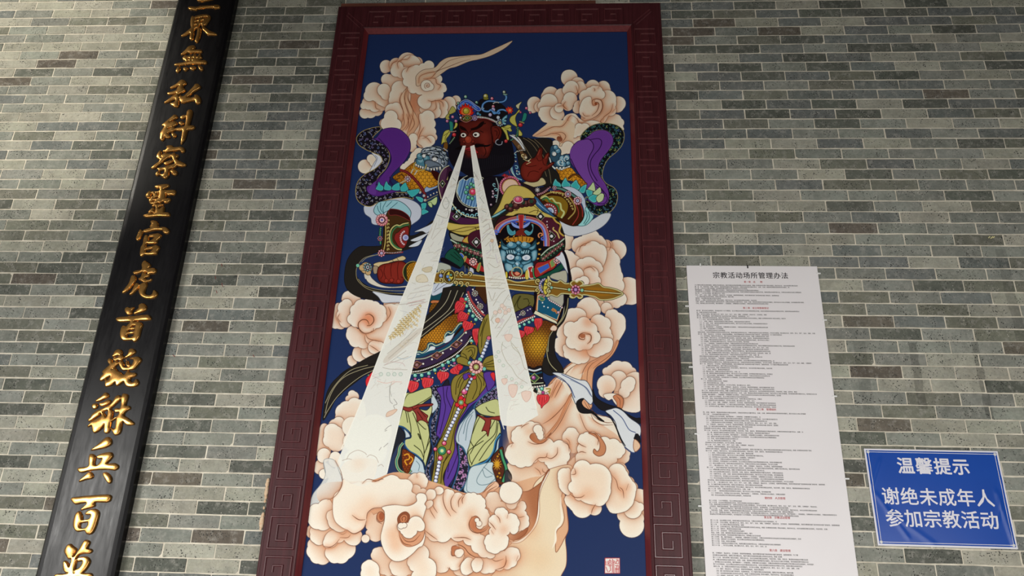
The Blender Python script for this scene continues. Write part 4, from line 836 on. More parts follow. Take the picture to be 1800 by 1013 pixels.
P('50,340 100,250 140,290 130,320 60,350','b8b05c',YD,.9); P('20,380 50,340 70,350 60,380 70,400 40,410','b8b05c',YD,.9); P('140,440 165,460 150,500 115,520 130,480',YE,YD,1)
P('0,560 60,530 80,560 60,600 30,640 40,690 0,680 -30,700',YE,YD,1); LL(YD,.9,'60,550 20,620 20,680','0,600 40,570')
P('65,430 105,440 110,500 105,545 75,545 70,490','2f8a78','10302c',1,edge='6ac0a8',er=1.5); beads('70,550 100,552 140,545',8,'d8b0a0',16); O(122,587,24,'c83038','4a1018',.9,hi='e87870'); L('125,615 100,650 70,690','17303a',3.4); beads('125,620 100,655 72,690',8,'8fb88a',18)
for x,y in ((105,375),(40,425),(143,425)): O(x,y,19,'c06a94','222',.8,hi='f0c0d8')
P('0,690 40,680 50,720 40,760 0,780','7a5020','17100c',.8); beads('0,750 20,765 40,780',8,'ece8dc',15)
# ================= sword
V(760,360,5.065)
GB,GL,GD='8a6424','cdbc78','2a1c08'
P('20,620 100,600 240,620 360,625 480,640 660,665 760,690 900,670 960,700 970,760 900,770 760,760 600,735 480,725 340,720 230,700 100,690 20,690',GB,GD,1); P('20,620 100,600 240,620 360,625 480,640 660,665 760,690 900,670 960,700 970,760 900,770 760,760 600,735 480,725 340,720 230,700 100,690 20,690',GB,GL,2.2)
L('160,660 300,665 480,685 700,710 960,735',GD,4.4,0); L('160,660 300,665 480,685 700,710 960,735','d8cc92',2.2,0)
for x,y,r,d in ((90,600,24,1),(75,670,24,-1),(220,610,24,1),(205,695,24,-1),(265,615,26,1),(250,700,26,-1),(330,615,22,-1),(315,705,22,1),(940,680,28,1),(930,765,28,-1)): scroll(x,y,r,GD,4,1,1.5,d); scroll(x,y,r,GL,2.2,1,1.5,d)
O(150,640,56,GL,GD,1,ry=64,rot=8); O(150,640,44,'5a4418',GD,.8,ry=52,rot=8); P('115,640 150,590 160,640 190,640 150,690 140,650','d8c850',GD,.8); O(135,640,15,'6a94d0'); O(150,668,12,'6a94d0'); O(165,625,11,'6ab0a0'); O(75,632,18,'7a90d0','222',.8,hi='c8d4f0')
for k in range(9): a=1.9+k*.33; O(1010+54*np.cos(a),725+62*np.sin(a),12,'b8b0d8','222',.6)
P('1010,660 1040,690 1035,770 1000,800 985,740','d8c850',GD,.9); LL(GD,1,'1000,690 1025,700','995,720 1030,725','1000,760 1025,755')
V(900,380,5.065)
P('320,535 345,575 400,590 430,575 470,600 520,600 540,620 640,620 720,610 770,600 810,630 870,640 940,660 985,692 940,720 880,740 790,745 740,720 700,710 640,700 600,710 520,695 440,690 400,715 350,700 305,715 330,680 320,640 340,620 325,590',GB,GD,3.4); P('320,535 345,575 400,590 430,575 470,600 520,600 540,620 640,620 720,610 770,600 810,630 870,640 940,660 985,692 940,720 880,740 790,745 740,720 700,710 640,700 600,710 520,695 440,690 400,715 350,700 305,715 330,680 320,640 340,620 325,590',GB,'cfcb92',2)
P('660,640 800,640 940,685 800,715 660,690','a8701c',None,0,al=.7)
L('360,635 500,655 640,665 975,692',GD,4,0); L('360,635 500,655 640,665 975,692','d8cc92',2,0)
for x,y,r,a,d in ((335,605,22,1.5,1),(330,665,22,4.7,-1),(545,605,28,3,1),(605,605,28,0,-1),(540,705,28,3,-1),(600,710,28,0,1)): scroll(x,y,r,GD,4,1,a,d); scroll(x,y,r,'cfcb92',2.2,1,a,d)
P('520,600 550,575 575,590 600,575 630,600 600,625 545,625',GB,'cfcb92',1.8); P('515,700 545,690 600,695 625,715 600,730 575,715 545,728',GB,'cfcb92',1.8)
rosette(565,655,44,'e07aa0','9a6aa8','c8a8d0',8,'4a1030'); O(508,655,15,'8fd0a8'); O(622,660,16,'8fd0a8'); O(350,637,14,'8fc8b0')
beads('250,700 290,710 240,740',8,'e0a8b0',16); P('240,725 265,720 290,740 262,755','3a7a5c','b8a860',1)
# ================= white streamer, lower right
V(880,660,5.065)
P('460,-20 540,-20 640,20 700,40 760,50 800,110 825,200 800,260 740,210 700,215 672,260 640,190 620,120 560,40','dfe3e6','3a3f50',1)
P('672,260 690,220 740,205 720,240 740,280 790,310 830,330 760,340 700,325','1f1d20','15110f',.8)
P('820,120 840,180 880,220 960,260 1060,290 1120,340 1200,380 1240,380 1240,430 1160,400 1100,360 1040,330 980,320 900,310 850,270 820,220','1f1d20','15110f',.8)
P('930,320 980,300 1030,290 1090,320 1150,380 1240,450 1240,540 1200,520 1190,600 1190,690 1120,650 1080,600 1040,500 1020,420 980,360','dfe3e6','3a3f50',1)
P('930,320 980,380 1020,440 1070,560 1110,630 1060,560 1030,480 990,400','1f1d20','15110f',.8); P('800,330 840,340 870,370 920,410 880,400 840,360','1f1d20','15110f',.8)
P('1185,560 1215,520 1240,560 1240,600 1200,570','1f1d20','15110f',.8); P('1190,570 1230,600 1240,640 1200,680 1180,640','e8c4a4','8a5138',.9)
LL('3f4f80',1.2,'540,-10 660,50 760,110 810,190','470,0 600,80 660,200','1000,310 1080,380 1140,480 1200,510','1100,640 1150,680 1190,690')
LL('8f98a8',1,'620,40 740,100 800,180')
# ---- the two white beams
def beam(pts,fade,al=.965):
    p=parse(pts); q=to_canvas(p); r=mask_of([q],1); y,x,m=r
    h=m.shape[0]; put(y,x,m,col('f3f3ea'),al)
V(0,0,1)
beam('814,256 818,256 788,387 743,577 712,697 680,832 700,900 560,900 560,870 587,827 639,697 688,569 766,380',0)
beam('827,257 833,255 857,362 906,557 943,718 946,730 920,746 900,750 884,748 880,737 860,557 840,370',0)
LL('fdfcf2',1.3,'814,256 766,380 688,569 639,697 600,790','818,256 788,387 743,577 712,697 680,832','833,255 857,362 906,557 943,718','827,257 840,370 860,557 880,737 886,755',sm=0)
V(590,380,5.065)
for a in ('880,40 820,180 860,110','900,60 850,200','860,210 940,120','800,330 870,320','700,650 830,610','660,690 830,660','640,740 800,700','640,780 800,740','660,800 820,760'): L(a,'b8ada0',.9,al=.6)
LL('c88d8a',.8,'640,770 700,765 790,738','650,800 740,780 800,770',al=.6)
P('770,470 850,450 850,490 800,500','d8c8a4','a89468',.6,al=.8); P('720,540 760,520 800,530 820,580 760,590 720,580','e8dcc0','b09a6a',.6,al=.8)
V(560,500,5.065)
g=random.Random(5)
for j in range(14):
    for i in range(8):
        x=900-j*26+i*27-(i%2)*8; y=190+j*27+(i%2)*12; 
        if 720-(y-200)*.35+ (0) < x < 915-(y-200)*.22 and y<560 and not (abs((y-500)+(x-700)*.62)<50 and y>380):
            for a in (30,150,270):
                a2=a*np.pi/180+.3; L([x,y,x+9*np.cos(a2),y+9*np.sin(a2),x+15*np.cos(a2+.4),y+15*np.sin(a2+.4)],'a8853f' if y<430 else 'c0a878',.8,al=.7)
            O(x+6,y+4,8,'efdcae',None,0)
P('600,640 880,400 900,440 620,690','d9d0c2',None,0,al=.7)
LL('9a8c7c',.9,'610,620 740,510 870,390','620,660 760,540 880,430','640,690 780,590','580,720 700,680 800,640','570,740 640,755 790,760','640,170 720,180 940,150',al=.55)
LL('9ab4c8',1,'700,650 760,665 830,640',al=.6); LL('c9a0a0',.9,'590,720 640,690 740,700 770,730','780,180 860,150 940,150',al=.6)
for x in (555,620,675,730): O(x,800,16,'dfe6dc','8fa89a',.5)
LL('e8a898',.9,'520,860 600,880 680,860','640,900 680,870 740,870',al=.6); LL('909088',.8,'650,870 635,940 650,1000',al=.6)
V(540,640,5.065)
P('705,470 715,430 780,405 800,410 760,450','e9b898','b88a74',.6,al=.6); LL('78706c',.8,'735,190 735,320 760,355','770,310 800,355 770,370 780,400','690,590 720,560 750,545','690,600 710,590','680,740 720,705','640,770 660,740',al=.7)
U_=0
CLL=['350,850 380,800 450,768 510,790 530,810','530,830 560,810 610,830 635,880','630,910 660,895 680,915','310,860 370,845 430,870 450,910','280,950 310,1000 305,1013']
LL('a89080',.8,*CLL,al=.7)
V(700,540,5.065)
LL('a8a088',.8,'820,120 870,60 900,0','860,190 960,40 1000,10','870,270 980,110 1010,60','930,310 920,380 960,480 1010,540 1060,620 1150,680','1000,300 1020,360 1080,420 1120,540 1150,560','1010,320 1060,380 1090,440','850,60 830,110 850,150',al=.7)
O(885,118,22,'f0cdb8','c8a890',.6); O(910,120,36,'e2dad8',None,0,ry=20,rot=0); O(885,118,20,'f0c8b4','c8a890',.6)
for x,y in ((960,620),(1010,640),(1050,680),(1100,710),(870,440),(900,480),(935,520),(890,400)): O(x,y,13,'e4ece0','a8b4a4',.5)
for x,y,w,h in ((945,660,44,50),(1020,740,70,110),(1140,790,76,90),(980,270,60,60)): P([x-w/2,y-h*.4,x+w/2,y-h*.4,x+w*.45,y+h*.2,x,y+h*.6,x-w*.45,y+h*.2],'f4d4c4','d8a898',.6,al=.8)
V(760,360,5.065)
LL('a89c88',.8,'440,160 490,130','450,200 500,170 510,220','440,330 470,290 520,240','450,260 520,210 560,230','470,370 530,320 540,420','480,660 640,670','490,690 650,700','480,740 640,745','520,720 600,715','500,770 530,850 560,780','540,900 600,800 650,760','560,1000 640,860 680,800','500,520 560,560 600,540','480,470 560,480',al=.75)
LL('b8a8c0',.9,'440,300 480,260 540,270 560,300','480,440 520,400 510,350 550,330','560,440 580,520',al=.6)
for x,y in ((600,950),(640,920),(650,960),(620,900),(680,940),(560,960)): O(x,y,18,'f2ddd0','c8ae9c',.6)
O(530,320,14,'e8c8a8','b89a7a',.6)
V(600,200,5.065)
LL('8a8c80',.9,'930,740 960,800 930,850 900,800 930,740','1180,520 1220,590','1230,740 1270,800','1250,860 1290,880','850,900 940,930 960,860','990,570 1020,600','1240,620 1220,640',al=.7)
# ---- bottom clouds, in front of the legs
V(0,0,1)
gb=random.Random(77)
def sketch(x0,y0,x1,y1,wd0,wd1,n,cs):
    for i in range(n):
        t=gb.random(); x=x0+(x1-x0)*t; y=y0+(y1-y0)*t; wd=(wd0+(wd1-wd0)*t)*.42; cx=x+gb.uniform(-1,1)*wd; an=gb.gauss(-.55,.5); ln=min(gb.uniform(2,9),wd*.9); 
        dx,dy=math.cos(an)*ln,math.sin(an)*ln; L([cx-dx,cy_(y)-dy,cx+gb.uniform(-1,1),y+gb.uniform(-1.5,1.5),cx+dx,y+dy],gb.choice(cs),gb.uniform(.4,.9),al=gb.uniform(.25,.55))
cy_=lambda v:v
sketch(805,300,715,600,8,62,110,('b5aa9c','9a9488','c8b48e','b8a0a0','a4aab4'))
sketch(705,600,668,700,60,72,30,('c8bcae','c0a8a0','b0b4b8'))
sketch(834,300,905,620,8,60,110,('b5aa9c','9a9c8c','c8b48e','c8a0a0','a8b0a8'))
sketch(905,620,915,720,58,62,34,('d0b8ac','c0b8a8','d8a8a0'))
V(560,500,5.065)
for j in range(9):
    for i in range(9):
        x,y=905-j*24-i*22+(j%2)*8,195+j*35+i*3
        y+=i*14
        if y<400+ (905-x)*.35 and 640-(y-200)*.42<x-80:
            r=13; t0=gb.uniform(0,2); L([x+r*math.cos(t0+q*.9) for q in range(0)] or [x-12,y-6,x-2,y-12,x+8,y-4,x+4,y+8],'a8894a',1.1,al=.75); O(x-1,y-2,6,'f0dfb0',None,0)
V(0,0,1)
BASE='650,845 700,830 770,850 830,868 900,850 960,840 990,900 985,1013 960,1160 630,1160 645,1000 690,955 665,930 610,900 560,880 570,850'
P(BASE,'e3b48e',None,0); CLDBOX(BASE)
V(820,813,5.066)
CK[:]=['f8eedc','efc19c']
P('740,60 900,20 940,60 840,130 830,200 860,250 850,300 900,480 905,600 880,680 890,800 885,920 840,1013 820,1080 200,1100 260,960 300,820 420,700 520,560 560,400 600,200 700,100','efdcbc','8a5138',.8)
CLDBOX('740,60 900,20 860,250 905,600 890,900 820,1080 200,1100 300,820 520,560 600,200')
P('740,60 680,160 560,250 480,270 500,350 520,420 560,520 540,590 430,640 400,660 370,620 360,660 400,690 480,680 560,620 610,560 630,440 640,280 660,200 700,110','b0704c','7a4028',.9)
P('740,65 700,130 660,220 640,330 630,460 600,560 540,640 450,700 380,700 360,650 380,700 430,722 500,700 580,620 630,540 650,430 650,300 680,200 720,120','fbf2e2','8a5138',.6)
P('855,270 870,260 890,400 905,560 900,620 870,680 860,700 840,740 800,800 790,760 800,620 850,560 870,500 860,420 840,330','e2b08a','8a5138',.9)
P('840,290 850,420 860,500 840,560 800,610 800,700 760,770 780,700 790,600 830,540 840,480 830,380','fbf0dc',None,0)
A(560,600,90,'e2a070',.5);A(500,800,80,'eec39c',.6);A(640,850,120,'e8c49a',.6)
U('1530,330,95 1560,400,80',k=.7); U('1470,560,110 1520,500,60 1400,470,60',k=.3); U('1480,420,80 1540,400,40',k=.6)
U('1340,90,80 1380,120,60 1440,230,72 1400,330,90 1330,360,90 1420,180,50 1290,250,60',k=.6,poly='1260,90 1400,80 1500,220 1480,360 1400,440 1260,420')
CL(.9,'1280,100 1330,160 1350,230 1380,260','1360,220 1390,250 1400,320','1440,190 1420,250',sh=8)
U('940,340,66 980,370,60 1030,400,95 1100,380,70 1140,410,62 950,300,60 900,330,30',k=.5,poly='880,300 1100,280 1200,400 1120,460 950,440')
U('860,170,45 870,110,60 880,200,60 850,140,40',k=.75,poly='840,90 920,60 920,280 850,260 825,190')
U('1150,150,140 1030,60,80 960,220,56 1000,260,60 1200,250,85 1000,130,70 1000,300,40 1180,320,70',k=.55,poly='940,60 1250,60 1270,300 1180,380 1000,320')
A(1080,280,60,'eab088',.6); CL(.9,'920,280 960,310 1020,310 1050,290','1150,370 1120,420 1110,460','960,50 970,100 930,110',sh=6)
V(820,813,5.066)
CK[:]=['f6eddd','edc3a0']
P('30,60 120,20 230,0 230,60 260,180 200,240 100,290 30,270 0,230','c8d6da','54707a',.8); LL('54707a',.8,'190,0 130,80 90,160 120,200 200,190 260,140','140,60 170,130 230,120','150,40 240,110')
P('260,170 200,200 150,260 90,300 170,320 250,250 290,210','eec0a0','7a4a36',.9); CL(1,'250,180 190,230 130,290','270,210 200,250 170,300',sh=4)
SC('180,300 230,265 290,290 300,350 350,375 340,440 260,450 200,410 170,350',k=.5,rad=7)
SC('495,345 525,370 515,430 535,465 552,520 540,580 490,605 430,600 420,480 380,440 440,400 470,360',k=.55,rad=8); CL(.9,'440,470 470,490 515,480','400,420 430,420 460,390',sh=6)
U('420,330,48 400,370,48',k=.3); U('390,270,98 360,240,60 440,260,55',k=.12,rad=12)
P('370,620 385,612 395,640 430,650 470,630 545,580 520,640 440,690 400,690 365,655','a2603f','7a4028',.8)
SC('340,790 430,760 470,800 450,880 400,935 330,945 260,955 200,985 110,960 75,890 110,840 240,820',k=.7,rad=12); CL(.9,'210,850 260,880 330,860','330,945 350,880 350,830','250,960 330,930 360,870','440,880 460,830',sh=8)
SC('75,850 60,930 20,1000 -60,1010 -120,960 -60,860 0,840',k=.6,rad=10)
V(520,813,5.066)
SC('1130,740 1210,760 1165,790 1175,850 1230,885 1240,950 1310,982 1365,930 1420,962 1485,900 1495,820 1450,770 1380,680 1260,680 1150,660',k=.3,rad=12)
CL(1,'1350,935 1360,950','1230,885 1250,890','1500,820 1490,870 1450,930',sh=5)
SC('1500,870 1560,850 1590,920 1550,990 1480,990',k=.6,rad=8); SC('1590,860 1640,850 1660,920 1610,980 1570,940',k=.6,rad=8)
SC('1130,590 1118,510 1148,440 1185,400 1195,350 1232,300 1300,285 1322,250 1372,243 1412,278 1485,290 1500,297 1560,275 1612,288 1662,312 1685,370 1680,410 1715,450 1712,520 1670,570 1610,590 1640,640 1700,720 1750,800 1770,840 1700,845 1620,810 1560,740 1490,690 1380,670 1260,700 1175,665',k=.22,rad=13,b=.26)
A(1560,470,60,'e3ab84',.55); A(1500,600,60,'efc9a8',.5); A(1400,520,80,'f0d2b4',.4)
CL(1,'1195,350 1195,420 1240,500','1232,300 1220,380 1260,450','1322,250 1310,320 1330,400 1380,480','1412,278 1380,340 1390,410 1430,450','1490,292 1450,340 1450,400','1500,297 1480,330 1485,370','1560,690 1500,670 1400,672','1130,590 1190,640 1260,690',sh=6,al=.55)
P('1595,478 1622,488 1640,515 1625,540 1605,555 1612,585 1660,600 1720,560 1690,600 1620,625 1570,600 1545,550 1560,500','c27a54','7a4630',.9); U('1612,515,20 1630,545,24',k=.1,rad=3,sh=.3)
CL(1.1,'1725,545 1690,605 1620,630 1560,605 1540,545 1570,480',sh=4)
P('1385,770 1400,745 1440,750 1470,775 1430,770 1410,795 1430,825 1395,825','b86f4b','8a5138',.9); U('1450,810,36 1465,800,30',k=.1,rad=4,sh=.4)
CL(1,'1400,745 1450,735 1500,760 1540,810 1600,845 1680,850','1380,790 1390,830 1430,830',sh=7,al=.4)
SC('1080,100 1120,95 1160,130 1170,190 1140,230 1060,240 1000,180 1020,120',k=.6,rad=8); CL(.8,'1075,100 1080,140','1,1 2,2 3,3',sh=5)
SC('1040,210 1090,205 1110,240 1155,240 1165,285 1100,290 1050,270',k=.6,rad=5); SC('1240,235 1290,220 1315,260 1260,285 1220,270',k=.5,rad=5); SC('1165,260 1210,240 1245,270 1220,330 1170,330',k=.6,rad=6); SC('1155,370 1190,340 1220,350 1195,400 1160,410',rad=5,k=.8)
SC('150,560 105,580 100,650 140,670 180,640',k=.4,rad=6)
SC('140,680 106,750 125,850 200,902 298,880 290,780 240,700',k=.6,rad=11); SC('270,770 285,860 370,895 470,860 528,735 430,690 300,700',k=.55,rad=11)
SC('150,570 130,640 160,715 245,725 330,700 330,600',k=.5,rad=10); SC('250,690 250,745 300,758 370,715 430,690 535,740 583,670 580,620 470,590 340,600',k=.45,rad=9,b=.2)
CL(.9,'250,745 300,755 350,730 390,680','390,670 460,670 490,640','380,630 420,640 460,615',sh=6)
P('250,-20 265,100 225,190 150,290 130,400 270,345 340,300 395,240 415,180 390,90 340,-20','e3e2dc','8f9396',.7,al=.9)
SC('130,395 118,470 120,550 200,595 290,590 340,480 300,330 200,370',k=.4,rad=13,b=.2); 
SC('285,440 285,520 340,600 430,612 470,590 400,440',k=.3,rad=8,b=.2)
SC('690,470 640,440 630,500 625,560 640,600 625,640 660,685 755,690 790,600 790,480',k=.55,rad=8)
U('620,680,36',rad=5,k=.4)
SC('720,760 678,800 680,860 715,890 725,950 790,1000 860,1000 850,880 800,780',k=.6,rad=10); SC('690,880 620,880 585,960 600,1040 720,1060 740,980',k=.6,rad=11); SC('850,880 845,960 900,1010 1000,1000 1050,960 1000,860',k=.5,rad=11); SC('1000,860 1010,930 1050,970 1040,1060 1180,1060 1250,960 1180,850 1140,740 1080,780',k=.6,rad=13)
U('',k=.1,rad=16,line='8a6250',lw=.7,poly='330,430 350,520 400,570 455,600 520,635 590,600 625,540 630,480 680,420 780,400 900,390 1000,370 1075,350 1070,290 1030,260 1040,200 1000,155 930,150 900,125 850,112 800,130 760,150 700,175 640,170 600,190 560,175 500,190 430,150 415,180 395,240 340,300')
P('500,190 430,150 400,60 480,-20 700,-30 720,60 690,150 640,200 560,210','f3ede0',None,0,al=.9)
CL(.9,'590,190 640,150 720,165 760,150','700,175 760,150 780,150','350,-20 400,80 415,170 395,240 340,310 280,335',sh=3,al=.3)
A(560,480,100,'efc2a0',.5); A(650,380,80,'efc09c',.5); A(560,10,60,'f0cfb4',.4)
CL(1,'630,500 640,450 690,410 770,400','455,600 520,635 600,590 628,520','430,610 460,600','500,470 560,510 620,510',sh=5,al=.4)
U('',k=.35,rad=14,poly='770,400 790,440 790,520 772,590 757,660 765,730 805,815 870,875 950,873 1030,820 1090,760 1130,735 1150,640 1120,560 1145,450 1160,400 1145,370 1165,330 1150,285 1100,275 1072,300 1075,350 1000,390 880,380')
A(870,640,70,'eab088',.7); A(890,740,60,'eab088',.6); A(1050,470,60,'edbd98',.5); A(950,340,60,'f4e4d0',.6)
O(755,485,34,'c9845e','7a4630',.9,ry=46); O(762,480,22,'a85c3c',None,0,ry=34); LL('8a5138',.8,'720,470 722,520 765,548')
P('915,600 940,640 1000,680 1060,650 1085,605 1145,595 1130,680 1080,730 1000,750 940,710','d99f7a','8a5138',.9); CL(1,'930,640 980,700 1050,700 1110,640','920,650 960,720 1030,740',sh=3)
SC('915,545 905,580 930,612 950,640 1000,675 1050,655 1080,608 1140,600 1130,520 1060,480 1000,540',k=.25,rad=5,b=.2)
P('915,555 905,500 935,455 980,440 1012,470 1005,520 975,540 945,530 920,550','8f5236','7a4028',.9); P('935,530 930,490 960,465 990,475 990,510 970,535','c98058','8a5138',.6); LL('5a2c1c',.8,'950,520 945,495 965,480 980,495 970,520'); U('935,565,26 965,560,22',k=.05,rad=2,sh=.1)
V(820,813,5.066)
SC('215,485 262,470 255,430 300,405 348,420 368,465 415,458 455,500 462,575 425,640 385,612 355,650 372,700 300,790 220,805 168,740 165,680 205,640 218,580 198,525',k=.3,rad=11)
A(330,600,45,'e0a078',.5); CL(.9,'200,530 230,560 260,600','215,600 240,640','262,470 290,500 300,540','368,465 360,500',sh=5,al=.5)
# lower continuation below the photograph's edge
V(820,813,5.066)
U('-600,1200,130 -450,1220,140 -300,1180,100 -150,1210,120 0,1190,110 100,1220,140 260,1220,160 420,1210,150',k=.6)
U('-500,1330,90 -350,1350,110 -200,1320,90 -60,1340,100 120,1360,130 300,1350,120',k=.4)
# seal
P('1232,852 1362,852 1364,988 1230,988','eee6df','b23a3a',1.2,0)
LL('b8343a',.9,'1240,880 1240,915 1258,915 1258,878','1275,862 1275,880','1262,880 1290,880','1266,893 1286,893 1286,908 1266,908 1266,893','1262,920 1290,920','1276,920 1282,960 1264,975','1298,860 1298,980','1310,870 1310,985','1306,895 1325,880 1320,905 1345,870','1330,866 1352,868 1352,905 1328,900','1322,920 1356,920','1325,935 1325,980','1338,925 1338,985','1354,925 1352,985','1322,950 1356,950','1240,930 1255,975',sm=0)
# ---------------------------------------------------------------- materials
def brick_mat(name,use_attr):
    a=N(name); 
    if use_attr: c=a.n('ShaderNodeAttribute',attribute_name='tone').outputs['Color']
    else: c=a.n('ShaderNodeObjectInfo').outputs['Color']
    big=a.ramp(a.noise(9,4,.6),[(.25,grey(.74)),(.75,grey(1.22))]); c=a.mix(1,c,big,'MULTIPLY')
    fine=a.ramp(a.noise(60,6,.8),[(.25,grey(.74)),(.8,grey(1.26))]); c=a.mix(1,c,fine,'MULTIPLY')
    band=a.ramp(a.noise(30,2,.5,stretch=(.25,1,1.6)),[(.42,grey(0)),(.62,grey(1))]); c=a.mix(a.mix(.35,grey(0),band),c,a.mix(1,c,(.78,.84,.86,1),'MULTIPLY'))
    sm=a.ramp(a.noise(26,6,.72),[(.50,grey(0)),(.70,grey(.6))]); c=a.mix(sm,c,(.42,.405,.36,1))
    ds=a.ramp(a.noise(19,6,.75,stretch=(1,1,1.7)),[(.28,grey(.5)),(.42,grey(0))]); c=a.mix(ds,c,(.09,.095,.09,1))
    v=a.n('ShaderNodeTexVoronoi'); v.inputs['Scale'].default_value=95; v.inputs['Randomness'].default_value=1; a.l(a.pos(),v.inputs['Vector'])
    sz=a.noise(23,2,.6); pore=a.n('ShaderNodeMath',operation='SUBTRACT'); a.l(v.outputs['Distance'],pore.inputs[0]); q=a.n('ShaderNodeMath',operation='MULTIPLY'); a.l(sz,q.inputs[0]); q.inputs[1].default_value=.46; a.l(q.outputs[0],pore.inputs[1])
    pm=a.ramp(pore.outputs[0],[(.0,grey(1)),(.06,grey(0))]); dk=a.ramp(a.noise(13,2,.5),[(.44,grey(0)),(.56,grey(.9))])
    c=a.mix(a.mix(1,pm,dk,'MULTIPLY'),c,(.035,.035,.033,1))
    v2=a.n('ShaderNodeTexVoronoi'); v2.inputs['Scale'].default_value=75; a.l(a.pos(),v2.inputs['Vector']); n2=a.noise(37,3,.7)
    p2=a.n('ShaderNodeMath',operation='SUBTRACT'); a.l(v2.outputs['Distance'],p2.inputs[0]); q2=a.n('ShaderNodeMath',operation='MULTIPLY'); a.l(n2,q2.inputs[0]); q2.inputs[1].default_value=.34; a.l(q2.outputs[0],p2.inputs[1])
    fm=a.ramp(p2.outputs[0],[(.0,grey(.55)),(.05,grey(0))]); lk=a.ramp(a.noise(8,2,.5),[(.54,grey(0)),(.62,grey(1))])
    c=a.mix(a.mix(1,fm,lk,'MULTIPLY'),c,(.55,.52,.45,1))
    sx=a.n('ShaderNodeSeparateXYZ'); a.l(a.pos(),sx.inputs[0]); jig=a.noise(7,3,.6)
    for X0,HW,Z0,Z1,am in ((1.757,.02,2.46,2.79,.68),(2.06,.016,2.42,2.80,.68),(1.505,.03,2.38,2.80,.82),(2.285,.025,2.8,3.3,.75),(2.36,.02,2.7,3.0,.8)):
        def M(op,*v):
            x=a.n('ShaderNodeMath',operation=op)
            for i,k in enumerate(v):
                if isinstance(k,(int,float)): x.inputs[i].default_value=k
                else: a.l(k,x.inputs[i])
            return x.outputs[0]
        dx=M('ABSOLUTE',M('SUBTRACT',sx.outputs[0],M('ADD',X0-.02,M('MULTIPLY',jig,.04)))); k=M('MULTIPLY',M('LESS_THAN',dx,HW),M('MULTIPLY',M('GREATER_THAN',sx.outputs[2],Z0),M('LESS_THAN',sx.outputs[2],Z1)))
        c=a.mix(k,c,a.mix(1,c,grey(am),'MULTIPLY'))
    a.l(c,a.b.inputs['Base Color']); a.set(Roughness=.86,Specular_IOR_Level=.25)
    a.bump(a.noise(110,4,.7),.35,.002); return a.m
M_BR=brick_mat('worn_grey_brick',False); M_BS=brick_mat('worn_grey_brick_field',True)
a=N('lime_mortar'); a.l(a.mix(a.ramp(a.noise(14,5,.65),[(.3,grey(0)),(.75,grey(1))]),lin('beb5a3'),lin('f0e8d6')),a.b.inputs['Base Color']); a.set(Roughness=.95); a.bump(a.noise(160,3,.6),.4,.002); M_MO=a.m
def wood(name,c0,c1,rough,coat=0,scale=60,stretch=(1,1,.06),spec=.5,bs=.08):
    a=N(name); g=a.noise(scale,4,.6,stretch=stretch); a.l(a.mix(a.ramp(g,[(.3,grey(0)),(.7,grey(1))]),lin(c0),lin(c1)),a.b.inputs['Base Color'])
    a.set(Roughness=rough,Specular_IOR_Level=spec,Coat_Weight=coat,Coat_Roughness=.25); a.bump(g,bs,.001); return a.m
M_FR=wood('dark_red_lacquered_wood','3b171b','4e2227',.45,0,spec=.25); M_FT=wood('polished_fret_wood','4a1f24','5e2b2f',.3,.5,spec=.6); M_LIP=wood('red_lacquered_lip','5e1c20','742a2d',.4,0,spec=.4)
a=N('black_lacquer'); st=a.noise(45,5,.7,stretch=(1,1,.12)); a.l(a.mix(a.ramp(st,[(.3,grey(0)),(.8,grey(1))]),lin('0e0d0f'),lin('191719')),a.b.inputs['Base Color'])
a.l(a.ramp(a.noise(30,5,.7,stretch=(1,1,.18)),[(.3,grey(.24)),(.75,grey(.42))]),a.b.inputs['Roughness']); a.set(Specular_IOR_Level=.2); a.bump(st,.12,.001); M_BL=a.m
a=N('gold_leaf'); g=a.noise(60,3,.6); a.l(a.mix(g,lin('b07a3c'),lin('d9a55c')),a.b.inputs['Base Color']); a.set(Metallic=.85,Roughness=.22); a.bump(a.noise(300,3,.6),.12,.001); M_GO=a.m
a=N('white_vinyl'); a.l(a.mix(a.noise(3,2),lin('e6e0e2'),lin('efebec')),a.b.inputs['Base Color']); a.set(Roughness=.5); M_WH=a.m
a=N('white_plastic'); a.set(Base_Color=lin('e6e6e4'),Roughness=.45); M_PL=a.m
a=N('black_print'); a.set(Base_Color=lin('2c292c'),Roughness=.6); M_K=a.m
a=N('red_print'); a.set(Base_Color=lin('b32b34'),Roughness=.6); M_R=a.m
a=N('white_print'); a.set(Base_Color=lin('e4e2ea'),Roughness=.45); M_W=a.m
a=N('blue_print_film'); a.l(a.mix(a.noise(5,2),lin('17459f'),lin('1c4fae')),a.b.inputs['Base Color']); a.set(Roughness=.24,Specular_IOR_Level=.28); M_BLU=a.m
a=N('grey_metal'); a.set(Base_Color=lin('9a9a9a'),Metallic=.9,Roughness=.4); M_ME=a.m
M_BA=wood('brown_batten_wood','5a3226','7a4636',.6,0,40,(.08,1,1))
a=N('grey_paving'); a.l(a.mix(a.noise(4,4),lin('8f8c84'),lin('a8a49a')),a.b.inputs['Base Color']); a.set(Roughness=.85); M_FL=a.m
M_CE=wood('dark_porch_boards','2e2620','3c3028',.8,0,20,(.1,1,1))
